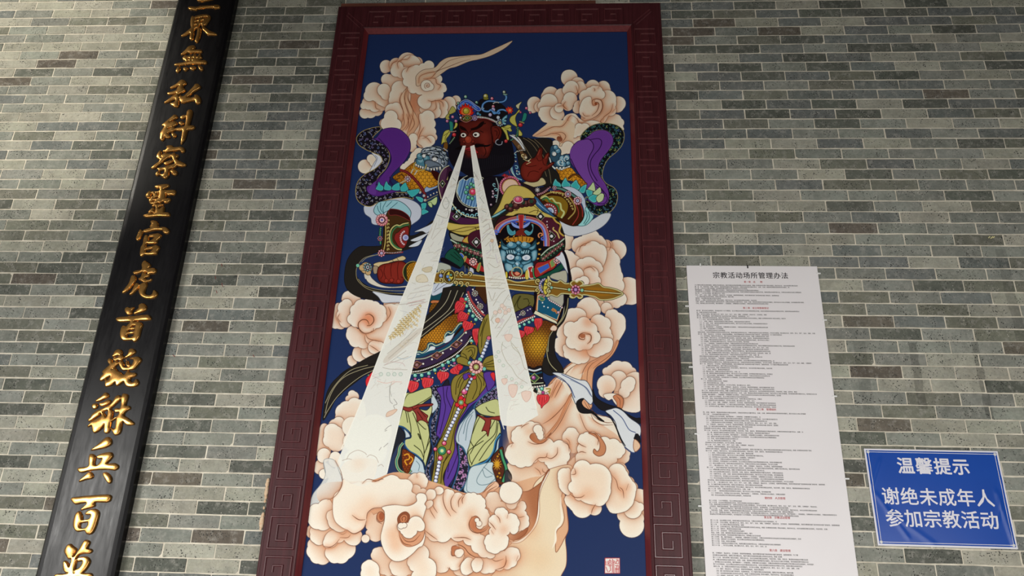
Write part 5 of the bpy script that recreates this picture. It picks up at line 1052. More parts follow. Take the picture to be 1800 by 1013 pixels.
# ---------------------------------------------------------------- the wall: mortar bed and every brick
BA,BB=.25,.06485; X0B,Z0B=-3.5595,4.9733; JT=.0062
BF=(-1.30,.59,1.05,4.87); BO=(-2.33,-2.03,1.2,5.4)         # what the picture and the board hide
v=[(-4.6,.0008,0),(4.2,.0008,0),(4.2,.0008,5.6),(-4.6,.0008,5.6),(-4.6,.12,0),(4.2,.12,0),(4.2,.12,5.6),(-4.6,.12,5.6)]
wall=struct('wall_back',mesh('wall_back',v,[(0,1,2,3),(5,4,7,6),(4,0,3,7),(1,5,6,2),(3,2,6,7),(4,5,1,0)],M_MO))
TONE={'L':(.64,.632,.575),'M':(.54,.547,.512),'B':(.455,.467,.452),'D':(.39,.398,.365),'O':(.47,.47,.42),'N':(.42,.39,.35)}
NOTES='''1150,0,2.111|18:225B,380D,530L,690D,840L,1000D,1160L|48:145D,300O,455B,615D,775D,930D,1095B,1255B|80:95B,225N,385L,545B,700L,860B,1020B,1185O,1320B|113:155N,305M,465N,630L,790B,1115D,1280B|148:90N,230M,385O,550D,710B,870B|180:155D,320D,480B,640M,800D,960D,1130M|212:90L,235L,400B,560D,720B,890L,1060M|245:50D,160B,320D,485M,650D,810B,975L,1140M|280:245B,410D,570B,735O,900D,1070M,1235L|315:65L,165O,325B,490M,655O,825B,990B,1160M,1320B|350:100D,250B,415O,580B,745B,910B,1085N,1250M|388:65M,170L,340D,505B,670D,835L,1010D,1180B,1320B|425:110O,255B,420D,590B,760D,925L,1095B,1270O|460:60D,175B,340O,510M,680D,850M,1020L,1195M,1340L|497:120M,260B,435B,600M,770M,940B,1115M|533:80B,180B,350L,520L,690B,865L,1040M|572:125L,265L,440O,610M,780M,950M,1130M,1290L|610:185M,360M,535L,700O,875B,1050M,1225L|647:120O,275M,450M,620L,795D,970M,1145O,1310D|687:185O,360M,535B,715O,890O,1070M,1260M|725:125M,280O,455L,630M,810M,985M,1165D,1320M|765:195L,375L,550L,730D,905M,1085L|808:130O,285M,465O,645M,825B,1005L,1185M|848:210M,385L,570M,745N,920M,1100M,1290M|890:140O,295L,475M,655L,835M,1020M,1200O|932:205O,385B,570L,755B,940M,1120M|970:160M,305O,485L,670B,855B,1030L,1200B
0,0,5.96|62:200L,580L,970L,1370M,1690N|150:360M,750L,1150L,1550M|232:160L,530M,920O,1320O,1650L|320:300M,700L,1100L,1520M|410:130M,470M,870L,1280L,1600L|492:230L,640L,1050L,1460O|580:110L,430M,830N,1230M,1570O|668:190L,590N,1000L,1410M|755:70L,350D,760M,1170D,1530L|850:150N,530M,950L,1370L|945:290M,710L,1130O,1480O
0,340,2.98|60:170L,400O,590M|110:80M,270L,510O|165:150O,370O,560M,1090O,1250M|220:50O,240O,470M,1180M|275:110L,340L,520D,1060D,1250M|333:210M,440D,1150M,1310D|390:90O,310D,500M,1040L,1240O|450:180N,410D,1120D,1300M|508:100D,280M,480D,1020M,1230L|567:140L,380L,1100L,1280M|622:250M,430D|685:110O,340M,1070N,1290M|747:210O,400O,970M,1190M|810:100M,320D,1060M,1280M|870:180M,390M,960M,1170O|930:80O,280L,1030L,1250M|985:190M,380M
0,673,2.98|20:130D|70:60M,250O|85:1000D|135:110D,300L|155:890M,1110O,1290M|205:200L|222:970D,1230M|270:90L,270O|290:870M,1090M,1290M|340:190M|355:950D,1210M|410:80D,250M|430:840M,1070L,1280D|480:130L|505:920N,1190M|555:60M,200L|575:810M,1040L,1270L|625:110O|645:900L,1160D|700:40L,160M|720:790O,1020M,1260M|775:100O|800:860M,1140N|850:140L|880:750M,990L,1230L|925:70O|945:830D,1100L
1500,600,5.067|50:240M,640M,1110M,1440N|155:80O,420M,880L,1320M|275:220N,670L,1140L,1450L|385:100M,450L,930L,1360D|510:240M,720O,1200M,1480L|630:130M,500O,980M,1380M|745:20L,280N,760L,1260L|865:140D,530M,1030L,1410L
1480,760,4.003|135:70L|155:1200M|235:90D|260:1230M|335:110N|360:1220M|430:110L|460:1230L|540:130D|560:1240O|640:150D|750:150M|855:270M,640D,1040L|960:180L,350D,560M,780M,980M,1180L
400,0,5.96|30:250O,600L,1000O|115:150D,390D,800O,1080L|200:230O,580D,960M|290:100D,370D,780L,1060D|375:200O,550O,940O|465:330O,750N,1030B|555:150O,520B,900O|645:290D,720D,1000M|740:130D,500L,890D|835:250N,690D,970D|930:120O,480B,850L|990:230L,670D,950B'''
tones={}
for ln in NOTES.split('\n'):
    h,*rows=ln.split('|'); ox,oy,sc=[float(t) for t in h.split(',')]
    for r in rows:
        y,its=r.split(':')
        for it in its.split(','):
            x,z=at(ox+float(it[:-1])/sc,oy+float(y)/sc); row=round((Z0B-z)/BB); k=math.floor((x-X0B)/.125)
            if (k+row)%2: k-=1
            tones[(k,row)]=it[-1]
rb=random.Random(41)
def brick_shape(x0,x1,z0,z1,rnd):
    """outline of one worn brick face with a slightly rounded arris; 12-sided"""
    j=lambda s=.0015: rnd.uniform(-s,s)
    c=[rnd.uniform(.001,.0035) for _ in range(4)]
    if rnd.random()<.07: c[rnd.randrange(4)]=rnd.uniform(.006,.013)
    xm=[x0+(x1-x0)*t for t in (.33,.67)]
    o=[(x0+c[0],z0+j()),(xm[0],z0+j()),(xm[1],z0+j()),(x1-c[1],z0+j()),(x1+j(.0008),z0+c[1]),(x1+j(.0008),z1-c[2]),(x1-c[2],z1+j()),(xm[1],z1+j()),(xm[0],z1+j()),(x0+c[3],z1+j()),(x0+j(.0008),z1-c[3]),(x0+j(.0008),z0+c[0])]
    cx,cz=(x0+x1)/2,(z0+z1)/2; d=.0013; yf=rnd.uniform(-.0016,-.0002); n=len(o)
    ins=[(x+(d if x<cx else -d),z+(d if z<cz else -d)) for x,z in o]
    v=[(x,.0045,z) for x,z in o]+[(x,yf+.0006,z) for x,z in o]+[(x,yf,z) for x,z in ins]
    f=[(i,(i+1)%n,n+(i+1)%n,n+i) for i in range(n)]+[(n+i,n+(i+1)%n,2*n+(i+1)%n,2*n+i) for i in range(n)]+[tuple(range(2*n,3*n))]
    return v,f
variants=[]
for i in range(16):
    v,f=brick_shape(-BA/2+JT/2,BA/2-JT/2,-BB/2+JT/2,BB/2-JT/2,rb); variants.append(mesh('brick',v,f,M_BR))
cells=[]
for row in range(-6,62):
    for k in range(-8,58):
        if (k+row)%2: continue
        xc=X0B+k*.125+.125; zc=Z0B-row*BB
        if xc>3.9 or xc<-4.4: continue
        if BF[0]<xc-.125 and xc+.125<BF[1] and BF[2]<zc<BF[3]: continue
        if BO[0]<xc-.125 and xc+.125<BO[1]: continue
        d=ROT@np.array([xc,DIST,zc-CAMZ]); px,py=900+FPX*d[0]/d[1],506.5-FPX*d[2]/d[1]
        vis=-40<px<1840 and -10<py<1023 and not (BF[0]-.03<xc-.08 and xc+.08<BF[1]+.04 and zc<4.9) and not (-2.37<xc-.04 and xc+.04<-1.97) and not (.69<xc-.06 and xc+.06<1.35 and zc<3.19) and not (1.46<xc-.06 and xc+.06<2.06 and 1.84<zc<2.26)
        cells.append((-(1/d[1]) if vis else 1,k,row,xc,zc))
near=set(c[1:3] for c in sorted(cells)[:300])
V_,F_,T_=[],[],[]
for _,k,row,xc,zc in cells:
    t=tones.get((k,row)) or rb.choices('LMBDON',(18,34,16,10,18,4))[0]
    c=TONE[t]; g=rb.uniform(.93,1.07); c=[min(1,x*g*(1+rb.uniform(-.007,.007))) for x in c]; c=lin(c)
    jx,jz=rb.uniform(-.0012,.0012),rb.uniform(-.0008,.0008)
    if (k,row) in near:
        o=link('brick',rb.choice(variants),wall); o.location=(xc+jx,0,zc+jz); o.color=c
    else:
        v,f=brick_shape(xc+jx-BA/2+JT/2,xc+jx+BA/2-JT/2,zc+jz-BB/2+JT/2,zc+jz+BB/2-JT/2,rb)
        b=len(V_); V_+=v; F_+=[tuple(i+b for i in q) for q in f]; T_+=[c]*len(v)
me=mesh('brick_field',V_,F_,M_BS); at_=me.color_attributes.new('tone','FLOAT_COLOR','POINT'); at_.data.foreach_set('color',np.array(T_,np.float32).ravel())
fo=link('brick_field',me,wall); fo['kind']='stuff'
def mark(name,pts,wd,matr,h=.0022):
    p=[at(x,y) for x,y in pts]; bm=bmesh.new()
    for (x0,z0),(x1,z1) in zip(p,p[1:]):
        d=Vector((x1-x0,0,z1-z0)); n=Vector((-d.z,0,d.x)).normalized()*wd/2
        vs=[bm.verts.new((x0+n.x,-h,z0+n.z)),bm.verts.new((x0-n.x,-h,z0-n.z)),bm.verts.new((x1-n.x,-h,z1-n.z)),bm.verts.new((x1+n.x,-h,z1+n.z))]; bm.faces.new(vs)
    return link(name,from_bm(name,bm,matr),wall)
a=N('red_chalk'); a.set(Base_Color=lin('7d3a34'),Roughness=.9); M_RC=a.m
a=N('yellow_scrape'); a.set(Base_Color=lin('d8cf98'),Roughness=.9); M_YC=a.m
for q in (((389.5,464),(390.5,469)),((390,498),(391.5,505)),((380,511),(382,516)),((378.5,486),(379.5,491)),((304,624),(308,628)),((445,624),(447,628))): mark('red_mark',q,.003,M_RC)
for q in (((1737,419),(1740,416)),((1741,420),(1745,416)),((1745,419),(1748,416))): mark('yellow_scrape',q,.005,M_YC)
# floor and porch ceiling, outside the frame: they shape the light
struct('floor',mesh('floor',[(-9,-9,0),(8,-9,0),(8,.12,0),(-9,.12,0)],[(0,1,2,3)],M_FL))
bm=bmesh.new(); box(bm,-3.0,8,-5.0,.12,5.6,5.75); struct('ceiling',from_bm('ceiling',bm,M_CE))
# ---------------------------------------------------------------- framed picture
PIC=thing('framed_painting','tall painting of an armoured deity on clouds in a dark red carved wooden frame','painting',(-.355,0,1.0))
FX0,FX1,FZ0,FZ1=-1.333,.622,1.0,4.895; 
PROF=[(0,.003),(0,.045),(.006,.052),(.014,.052),(.018,.058),(.166,.058),(.170,.064),(.177,.066),(.182,.062),(.203,.034),(.203,.003)]
def rail(a,b,nx,nz,slot=None):
    """one mitred rail from corner a to corner b; (nx,nz) points inwards"""
    ax=np.array([b[0]-a[0],b[1]-a[1]]); ax=ax/np.hypot(*ax); v=[]
    for q,s in ((a,1),(b,-1)):
        for d,h in PROF: v.append((q[0]+nx*d+ax[0]*d*s,-h,q[1]+nz*d+ax[1]*d*s))
    n=len(PROF); f=[(i,(i+1)%n,n+(i+1)%n,n+i) for i in range(n)]+[tuple(range(n)),tuple(range(2*n-1,n-1,-1))]
    me=bpy.data.meshes.new('frame_rail'); bm=bmesh.new(); vs=[bm.verts.new(p) for p in v]
    for q in f: bm.faces.new([vs[i] for i in q])
    bmesh.ops.recalc_face_normals(bm,faces=bm.faces); bm.to_mesh(me); bm.free(); me.materials.append(M_FR); me.materials.append(M_LIP)
    for i in range(n):
        if i in (8,): me.polygons[i].material_index=1
    return adopt(link('frame_rail',me),PIC)
c00,c10,c11,c01=(FX0,FZ0),(FX1,FZ0),(FX1,FZ1),(FX0,FZ1)
rl,rr,rt,rbm=rail(c00,c01,1,0),rail(c10,c11,-1,0),rail(c01,c11,0,-1),rail(c00,c10,0,1)
FRET=[(-.021,-.066),(-.021,-.037),(.022,-.037),(.022,-.100),(-.059,-.100),(-.059,0),(.060,0),(.060,-.136),(-.060,-.136),(-.060,-.275),(.060,-.275),(.060,-.171),(-.025,-.171),(-.025,-.240),(.021,-.240),(.021,-.206)]
def ridge(pts,wd=.0105,h=.0055,tp=.004):
    """raised fillet with sloping flanks along a right-angled path"""
    bm=bmesh.new(); p=[np.array(q) for q in pts]; n=len(p); prof=[(-wd/2,0),(-tp/2,-h),(tp/2,-h),(wd/2,0)]; rows=[]
    for i in range(n):
        d0=(p[i]-p[i-1])/np.hypot(*(p[i]-p[i-1])) if i else None; d1=(p[i+1]-p[i])/np.hypot(*(p[i+1]-p[i])) if i<n-1 else None
        if d0 is None: d0=d1
        if d1 is None: d1=d0
        n0,n1=np.array([-d0[1],d0[0]]),np.array([-d1[1],d1[0]]); mt=(n0+n1); mt=mt/np.hypot(*mt); k=1/max(.3,mt@n0)
        rows.append([bm.verts.new((p[i][0]+mt[0]*k*s,y,p[i][1]+mt[1]*k*s)) for s,y in prof])
    for a_,b_ in zip(rows,rows[1:]):
        for i in range(3): bm.faces.new((a_[i],a_[i+1],b_[i+1],b_[i]))
    bm.faces.new(rows[0]); bm.faces.new(rows[-1][::-1]); return from_bm('fret_scroll',bm,M_FT)
FM=ridge(FRET); FH=ridge([(-q[1],q[0]) for q in FRET])
def fret(me,x,z,railo,sx=1):
    o=link('fret_scroll',me); o.parent=railo; o.location=(x,-.0578,z); o.scale=(sx,1,1); return o
for k in range(-3,9):
    z=2.0247+.311*k
    if z<4.70 and z-.28>FZ0+.12: fret(FM,-1.235,z,rl)
    z=2.033+.311*k
    if z<4.70 and z-.28>FZ0+.12: fret(FM,.518,z,rr,.98)
FHALF=ridge([(.060,-.136),(-.060,-.136),(-.060,-.250),(.060,-.250),(.060,-.171),(-.025,-.171),(-.025,-.222),(.021,-.222),(.021,-.200)])
fret(FHALF,-1.235,4.818,rl); fret(FHALF,.518,4.826,rr,.98)
for k in range(0,5): fret(FH,-1.137+.313*k,4.782,rt); 
for k in range(0,5): fret(FH,-1.137+.313*k,FZ0+.105,rbm)
for q,par in (([(-1.262,4.834),(-1.158,4.734)],rt),([(-1.27,4.815),(-1.18,4.722)],rl),([(.555,4.835),(.455,4.735)],rt),([(.563,4.82),(.47,4.722)],rr)):
    o=link('mitre_fillet',ridge(q,.008,.004,.003)); o.parent=par; o.location=(0,-.0578,0)
me=mesh('picture_panel',[(PX0,-.030,PZ0),(PX1,-.030,PZ0),(PX1,-.030,PZ1),(PX0,-.030,PZ1),(PX0,-.012,PZ0),(PX1,-.012,PZ0),(PX1,-.012,PZ1),(PX0,-.012,PZ1)],[(0,1,2,3),(5,4,7,6),(4,0,3,7),(1,5,6,2),(3,2,6,7),(4,5,1,0)])
uv=me.uv_layers.new(name='UVMap')
for lp in me.loops: c=me.vertices[lp.vertex_index].co; uv.data[lp.index].uv=((c.x-PX0)/(PX1-PX0),(c.z-PZ0)/(PZ1-PZ0))
im=bpy.data.images.new('drawn_picture',CW,CH,alpha=False); px_=np.ones((CH,CW,4),np.float32); px_[...,:3]=np.clip(CAN,0,1)[::-1]; im.pixels.foreach_set(px_.ravel()); im.update()
a=N('printed_picture'); ti=a.n('ShaderNodeTexImage'); ti.image=im; ti.extension='EXTEND'; a.l(a.n('ShaderNodeUVMap').outputs[0],ti.inputs[0])
wv=a.ramp(a.noise(420,2,.5),[(.3,grey(.96)),(.7,grey(1.04))]); a.l(a.mix(1,ti.outputs[0],wv,'MULTIPLY'),a.b.inputs['Base Color']); a.set(Roughness=.4,Specular_IOR_Level=.06); me.materials.append(a.m)
adopt(link('picture_panel',me),PIC)
bm=bmesh.new(); box(bm,-1.325,.237,-.032,-.003,4.897,4.934,.002); o=tag(link('wooden_batten',from_bm('wooden_batten',bm,M_BA)),'thin brown wooden batten along the top edge of the big frame','batten')
# sealant crumbs beside the frame
bm=bmesh.new(); g2=random.Random(4)
for (x,y,r) in ((471,846,3),(470,852,3.4),(469,860,3),(468,866,3.6),(467,874,2.6),(466,881,2),(464,893,1.8),(462,905,2.6),(461,912,3.6),(460,918,4),(459.5,924,3.4),(458,930,2)):
    X,Z=at(x,y,.004); r*=.0026; q=bmesh.ops.create_icosphere(bm,subdivisions=2,radius=r)
    for v in q['verts']: v.co=Vector((v.co.x*1.1*(1+g2.uniform(-.25,.25))+X,min(-.0005,v.co.y*.5-.003),v.co.z*1.7*(1+g2.uniform(-.2,.2))+Z))
a=N('dried_sealant'); a.l(a.mix(a.noise(90,3),lin('c98f5a'),lin('e8dcc4')),a.b.inputs['Base Color']); a.set(Roughness=.9)
tag(link('sealant_residue',from_bm('sealant_residue',bm,a.m,True)),'crumbly orange and white sealant stuck to the bricks beside the frame','sealant')
# ---------------------------------------------------------------- black couplet board with raised gold characters
BX0,BX1,BZ0,BZ1=-2.362,-1.993,1.15,5.35; BH=.052
BRD=thing('couplet_board','tall black lacquered board carved with a column of gold characters','plaque',(-2.178,0,BZ0))
bm=bmesh.new(); pr=[(BX0,-.003),(BX0,-.040),(BX0+.012,-BH+.002),(BX0+.03,-BH),(BX1-.03,-BH),(BX1-.012,-BH+.002),(BX1,-.040),(BX1,-.003)]
lo=[bm.verts.new((x,y,BZ0)) for x,y in pr]; hi=[bm.verts.new((x,y,BZ1)) for x,y in pr]; n=len(pr)
for i in range(n): bm.faces.new((lo[i],lo[(i+1)%n],hi[(i+1)%n],hi[i]))
bm.faces.new(lo[::-1]); bm.faces.new(hi); adopt(link('board',from_bm('board',bm,M_BL)),BRD)
GH=.0135; GP=.0024
CHARS=[ # (crop x, y, scale, polygons '#...' and strokes 'width...: points')
(315,-45,14.47,['w70:480,640 600,650 850,600','w60:300,280 500,250 900,230','w55:250,850 360,870 600,830 950,810','w80:280,855 420,870','w85:900,825 1000,815']),
(315,0,14.47,['p290,620 300,470 335,400 380,430 410,480 400,560 370,700 310,700','w62:430,440 560,410 700,400 770,430 720,520 660,610','w62:660,480 640,560 600,650','w40:400,540 500,520 620,500','w40:380,620 480,610 610,590','w60:540,480 520,560 470,660 380,720','p340,700 260,750 160,830 30,920 110,910 230,860 330,800 400,740','p600,660 700,720 800,790 950,850 950,885 820,890 720,880 640,800 590,750','w95:335,800 325,890 310,970','w88:515,740 505,850 480,940 440,1040']),
(300,60,14.47,['p450,320 540,290 600,290 625,330 590,380 520,400 440,460 350,500 240,530 300,470 380,400','w72:480,450 600,435 770,430','w50:320,610 400,580 500,590 600,580 700,590 780,590','w46:375,550 400,590 400,680','w46:500,545 510,600 500,680','w46:615,520 620,600 600,680','w50:745,510 740,600 680,680','w40:330,640 450,660 700,650','p90,760 250,730 420,710 660,680 880,665 920,700 890,750 700,755 400,770 130,800','p170,850 230,830 250,880 180,970 130,950','p320,850 360,840 450,850 400,920 340,930','p480,850 540,830 640,830 580,910 510,900','p690,800 770,810 830,870 800,920 740,910']),
(280,130,14.47,['p540,160 610,145 680,190 680,250 600,290 480,300 360,350 250,360 330,310 440,250','p480,330 600,290 620,370 670,390 640,440 560,480 470,520 440,440','w66:230,495 350,480 480,440 600,420 640,400','p500,500 400,530 280,610 100,745 220,710 340,660 440,610','p420,560 500,560 500,640 480,820 380,840 280,770 280,735 400,710','p530,520 600,580 720,480 880,310 910,260 990,250 1055,310 1020,370 880,450 760,560 700,600 900,590 890,530 990,540 1050,620 1040,740 920,750 900,670 700,710 580,740 530,690']),
(270,185,14.47,['p480,280 510,240 590,250 610,310 540,350 420,420 330,530 200,520 230,480','p390,460 540,400 600,440 570,510 430,560 330,600 300,540','p380,620 480,550 550,580 540,640 430,680 330,720 200,780 170,700 240,630 330,560','w95:330,560 250,660 210,760','w100:215,800 210,850','p270,760 350,720 420,780 390,830 320,830','p460,700 530,700 580,760 520,825 470,780','p680,290 790,240 820,285 760,330 690,340','p640,430 720,405 770,440 730,500 660,490','p570,590 690,560 800,540 900,520 1030,515 1045,570 980,610 850,620 700,640 580,640','p850,160 900,110 970,120 990,180 950,340 900,530 850,660 800,850 740,930 690,1010 700,880 740,640 800,520 830,300']),
(255,245,13.51,['p500,170 580,140 660,150 700,190 860,175 940,220 930,290 860,310 820,260 640,280 500,300 420,290 430,260 520,230','p290,350 360,255 390,290 380,440 330,480 270,430','p400,380 460,330 560,340 640,350 700,310 730,360 790,360 790,410 740,450 860,530 970,580 950,630 800,635 700,560 640,440 560,430 450,510 330,600 220,680 130,690 230,600 350,510 350,450 410,450','p440,560 540,520 640,490 640,540 560,580 470,600','p280,680 440,660 600,610 720,590 740,640 680,680 580,700 560,850 480,930 380,880 350,820 440,820 460,720 330,740','p240,820 320,750 350,800 280,870','p600,740 670,710 760,760 750,830 690,850 620,800']),
(240,315,13.51,['p430,160 560,130 760,115 770,170 680,220 640,260 900,255 935,300 900,375 830,370 740,380 720,340 640,340 640,430 520,440 540,320 370,320 370,290 540,280 540,220 450,210','p210,380 320,270 355,330 300,460 250,450','w50:400,350 450,360 490,350','w46:360,440 460,400 490,400','w50:640,350 680,380','w44:680,420 660,440','w50:310,500 440,480 490,540 350,570 320,530','w50:500,480 580,470 640,470 560,540 530,530','w50:650,500 730,480 790,470 740,530 670,540','p360,620 500,600 640,585 640,620 540,650 540,720 650,640 660,760 640,790 770,790 795,850 760,880 500,880 220,900 150,850 300,820 430,815 450,650 370,650','w60:390,700 340,760 300,780','w50:390,710 400,780']),
(225,380,13.51,['p530,130 590,100 680,120 730,190 730,255 880,260 960,300 985,360 940,415 870,405 820,370 840,330 640,330 520,360 390,385 370,330 500,290 620,280 560,270 510,260 530,220 560,190','p210,480 290,310 350,370 300,500 240,580 190,550','p350,680 380,520 420,440 490,490 490,600 440,640 420,780 400,890 340,950 285,930 310,730','p510,440 640,420 740,410 795,460 760,520 690,580 700,630 640,650 470,650 470,610 560,570 640,500 520,490','p430,740 560,715 690,690 755,740 720,800 690,850 690,900 560,915 420,910 410,860 540,850 600,770 440,800']),
(205,450,12.67,['p560,190 620,100 690,140 760,200 740,250 660,290 830,265 885,310 860,380 760,395 700,400 690,380 640,350 570,350 480,390 380,400 370,350 470,320 570,300','p540,480 590,350 650,400 730,420 720,460 640,480 640,520 760,520 780,460 790,530 720,570 600,580 520,540 470,490','p330,450 380,430 440,480 400,590 320,690 220,790 110,830 200,710 280,600','p420,620 460,600 500,630 490,700 420,780 340,850 270,865 350,770','p510,640 640,590 680,640 640,740 630,830 700,870 790,860 830,750 910,820 890,900 800,945 640,940 530,880 495,770 530,670']),
(190,525,12.67,['p380,220 450,180 490,210 580,180 560,240 530,270 530,340 440,360 385,300','p680,150 770,100 840,150 860,230 800,280 680,320 560,345 640,250 690,210','p170,450 260,410 560,390 880,360 930,380 965,450 900,480 630,490 440,510 240,515','w80:540,500 530,560 460,620','p310,620 370,600 420,650 440,720 420,850 540,850 590,780 600,700 620,600 560,600 520,590 620,520 730,530 775,590 740,660 700,840 640,930 570,965 530,920 340,930 280,860 270,760','w46:430,680 590,660','w46:420,770 580,750']),
(170,605,11.92,['p370,160 450,105 520,130 530,210 430,240 310,270 360,200','p580,280 660,200 680,110 760,95 820,150 780,210 680,260 600,290','p230,340 280,290 330,360 290,430 240,390','p340,290 430,280 440,330 370,350','p440,330 470,250 540,230 570,290 520,330','p110,590 200,500 380,370 450,380 440,430 300,540 240,590 100,690 90,680 150,620','w60:300,560 200,620 110,690','w62:310,610 200,680 90,745','p340,530 390,500 440,570 430,690 390,790 300,870 230,890 180,890 180,740 240,760 290,680 330,600','p430,620 470,570 540,630 600,660 600,740 540,800 440,870 400,850','p470,380 510,340 570,400 570,470 700,480 780,340 680,310 580,340 590,320 700,290 860,260 940,330 860,440 770,530 640,545 540,545 480,450','w50:640,370 640,440 690,440','p600,640 650,560 710,600 820,600 830,650 770,690 710,710 700,780 780,800 830,720 885,810 830,880 740,900 620,880 580,790']),
(145,685,11.92,['p400,140 470,60 530,80 550,150 470,190 360,240 260,250 330,180','p210,300 300,290 310,370 250,410 200,370','p350,280 430,270 540,210 595,230 560,290 460,340 380,350','p190,530 300,440 480,370 620,280 700,140 780,120 810,190 740,260 620,370 520,430 420,460 310,520 200,560 ','w62:330,520 250,570 140,640','p90,780 200,670 400,560 380,470 440,480 490,560 470,690 400,810 300,890 230,905 200,800 200,750 100,790','p550,410 620,430 640,490 600,680 550,890 500,915 450,880 490,640 530,520','p670,420 720,380 800,390 830,120 870,80 950,110 940,200 900,330 990,340 1000,410 930,440 860,530 960,600 1080,690 1060,740 920,740 840,660 800,880 730,950 660,940 590,790 680,830 700,680 720,600 620,660 600,640 740,540 780,470 690,480']),
(125,765,11.26,['p340,320 500,210 660,70 730,35 790,80 800,160 740,220 600,270 370,310','p370,380 430,375 480,430 460,560 520,600 600,500 640,460 550,470 500,430 600,370 780,335 825,400 800,460 740,520 700,565 860,555 940,610 880,695 700,680 400,700 190,745 120,660 250,630 350,610 350,480','p130,930 260,810 340,740 400,735 435,790 410,860 300,880','p620,760 690,735 760,780 800,850 790,930 750,960 690,900']),
(110,860,11.92,['p175,185 400,150 640,130 980,115 1015,190 960,270 800,275 660,280 680,350 560,400 440,430 370,450 400,400 520,290 380,300 270,320 200,260','p330,460 400,520 410,640 370,720 370,810 500,800 560,640 600,540 520,540 460,520 560,440 690,415 760,470 760,560 680,820 600,940 500,940 460,870 300,890 230,800 230,680 260,550','w60:400,680 560,650']),
(90,940,13.88,['w130:430,300 450,440 480,510','p320,380 440,230 480,230 540,290 620,350 560,470 520,560 420,600 360,500','p800,150 860,130 950,180 880,330 980,350 1000,400 940,460 800,460 660,500 620,560 560,560 640,440','p640,590 700,550 860,540 940,600 940,690 840,860 720,940 590,930 600,850 700,800 780,640 660,660','p300,640 400,680 440,790 440,920 310,890','w120:560,600 520,800 490,1000','w100:120,1010 500,1000 960,990','w110:250,1080 240,1350','w90:260,1100 700,1070 880,1100 850,1330','w70:330,1200 600,1180','w100:530,1000 500,1250']),
]
def raised(name,ox,oy,sc,items,parent):
    polys=[]
    for it in items:
        if it[0]=='w': wd,pt=it[1:].split(':'); p=smooth(parse(pt),False,4); q=stroke_poly(p,float(wd)); e=[circ(p[i][0],p[i][1],float(wd)/2,n=10) for i in (0,-1)]; src=[q]+e
        else: src=[smooth(parse(it[1:]),True,4)]
        for q in src:
            X,Z=unproject(ox+q[:,0]/sc,oy+q[:,1]/sc,BH+.006); polys.append(np.stack([X,Z],1))
    al=np.vstack(polys); mx,mz=al.min(0)-.02; Mx,Mz=al.max(0)+.02; w_,h_=int((Mx-mx)/GP),int((Mz-mz)/GP)
    K=2; g=np.zeros((h_*K,w_*K),np.float32)
    for p in polys:
        r=mask_of([np.stack([(p[:,0]-mx)/GP*K,(p[:,1]-mz)/GP*K],1)],0)
        if r is None: continue
        y,x,mm=r; y1,x1=min(h_*K,y+mm.shape[0]),min(w_*K,x+mm.shape[1]); g[y:y1,x:x1]=np.maximum(g[y:y1,x:x1],mm[:y1-y,:x1-x])
    b=blur(g,.0034/GP*K)[::K,::K]; gg=blur(g,1)[::K,::K]
    hgt=np.clip((b-.42)/.36,-.6,1); hgt=np.where(hgt>0,np.sqrt(np.clip(1-(1-np.clip(hgt,0,1))**2,0,1)),hgt)*GH*(.55+.45*np.clip(blur(b,4),0,1))
    keep=b>.12; idx=-np.ones(b.shape,int); use=np.zeros(b.shape,bool)
    q=keep[:-1,:-1]|keep[1:,:-1]|keep[:-1,1:]|keep[1:,1:]
    for dy in (0,1):
        for dx in (0,1): use[dy:dy+q.shape[0],dx:dx+q.shape[1]]|=q
    idx[use]=np.arange(use.sum()); yy,xx=np.nonzero(use)
    v=np.stack([mx+xx*GP,-(BH+hgt[yy,xx]),mz+yy*GP],1); jy,jx=np.nonzero(q)
    f=np.stack([idx[jy,jx],idx[jy,jx+1],idx[jy+1,jx+1],idx[jy+1,jx]],1)
    me=bpy.data.meshes.new(name); me.vertices.add(len(v)); me.vertices.foreach_set('co',v.ravel()); me.loops.add(len(f)*4); me.loops.foreach_set('vertex_index',f.ravel().astype(np.int32))
    me.polygons.add(len(f)); me.polygons.foreach_set('loop_start',np.arange(0,len(f)*4,4,dtype=np.int32)); me.update(calc_edges=True); me.validate(); me.polygons.foreach_set('use_smooth',[True]*len(me.polygons)); me.materials.append(M_GO)
    return adopt(link(name,me),parent)
for c in CHARS: raised('gold_character',*c,BRD)
# ---------------------------------------------------------------- lettering helper
def text_mesh(body,size,x,z,y,mat,bold=0,space=1.0,pitch=None,res=2,name='lettering'):
    c=bpy.data.curves.new('t','FONT'); c.body=body; c.size=size; c.resolution_u=res; c.extrude=0
    if pitch: c.space_character=pitch/size
    o=bpy.data.objects.new('t',c); COL.objects.link(o); bpy.context.view_layer.update()
    me=bpy.data.meshes.new_from_object(o.evaluated_get(bpy.context.evaluated_depsgraph_get())); bpy.data.objects.remove(o); bpy.data.curves.remove(c)
    n=len(me.vertices); co=np.empty(n*3,np.float32); me.vertices.foreach_get('co',co); co=co.reshape(-1,3)
    out=np.stack([x+co[:,0],np.full(n,y),z+co[:,1]],1); me.vertices.foreach_set('co',out.ravel())
    if bold:
        bm=bmesh.new(); k=8 if res>1 else 2
        for i in range(k):
            an=2*math.pi*i/k; s=len(bm.verts); bm.from_mesh(me); bm.verts.ensure_lookup_table()
            for p in bm.verts[s:]: p.co.x+=math.cos(an)*bold*size; p.co.z+=math.sin(an)*bold*size; p.co.y-=.00004*i
        bm.to_mesh(me); bm.free()
    me.name=name; me.materials.clear(); me.materials.append(mat); me.update(); return me
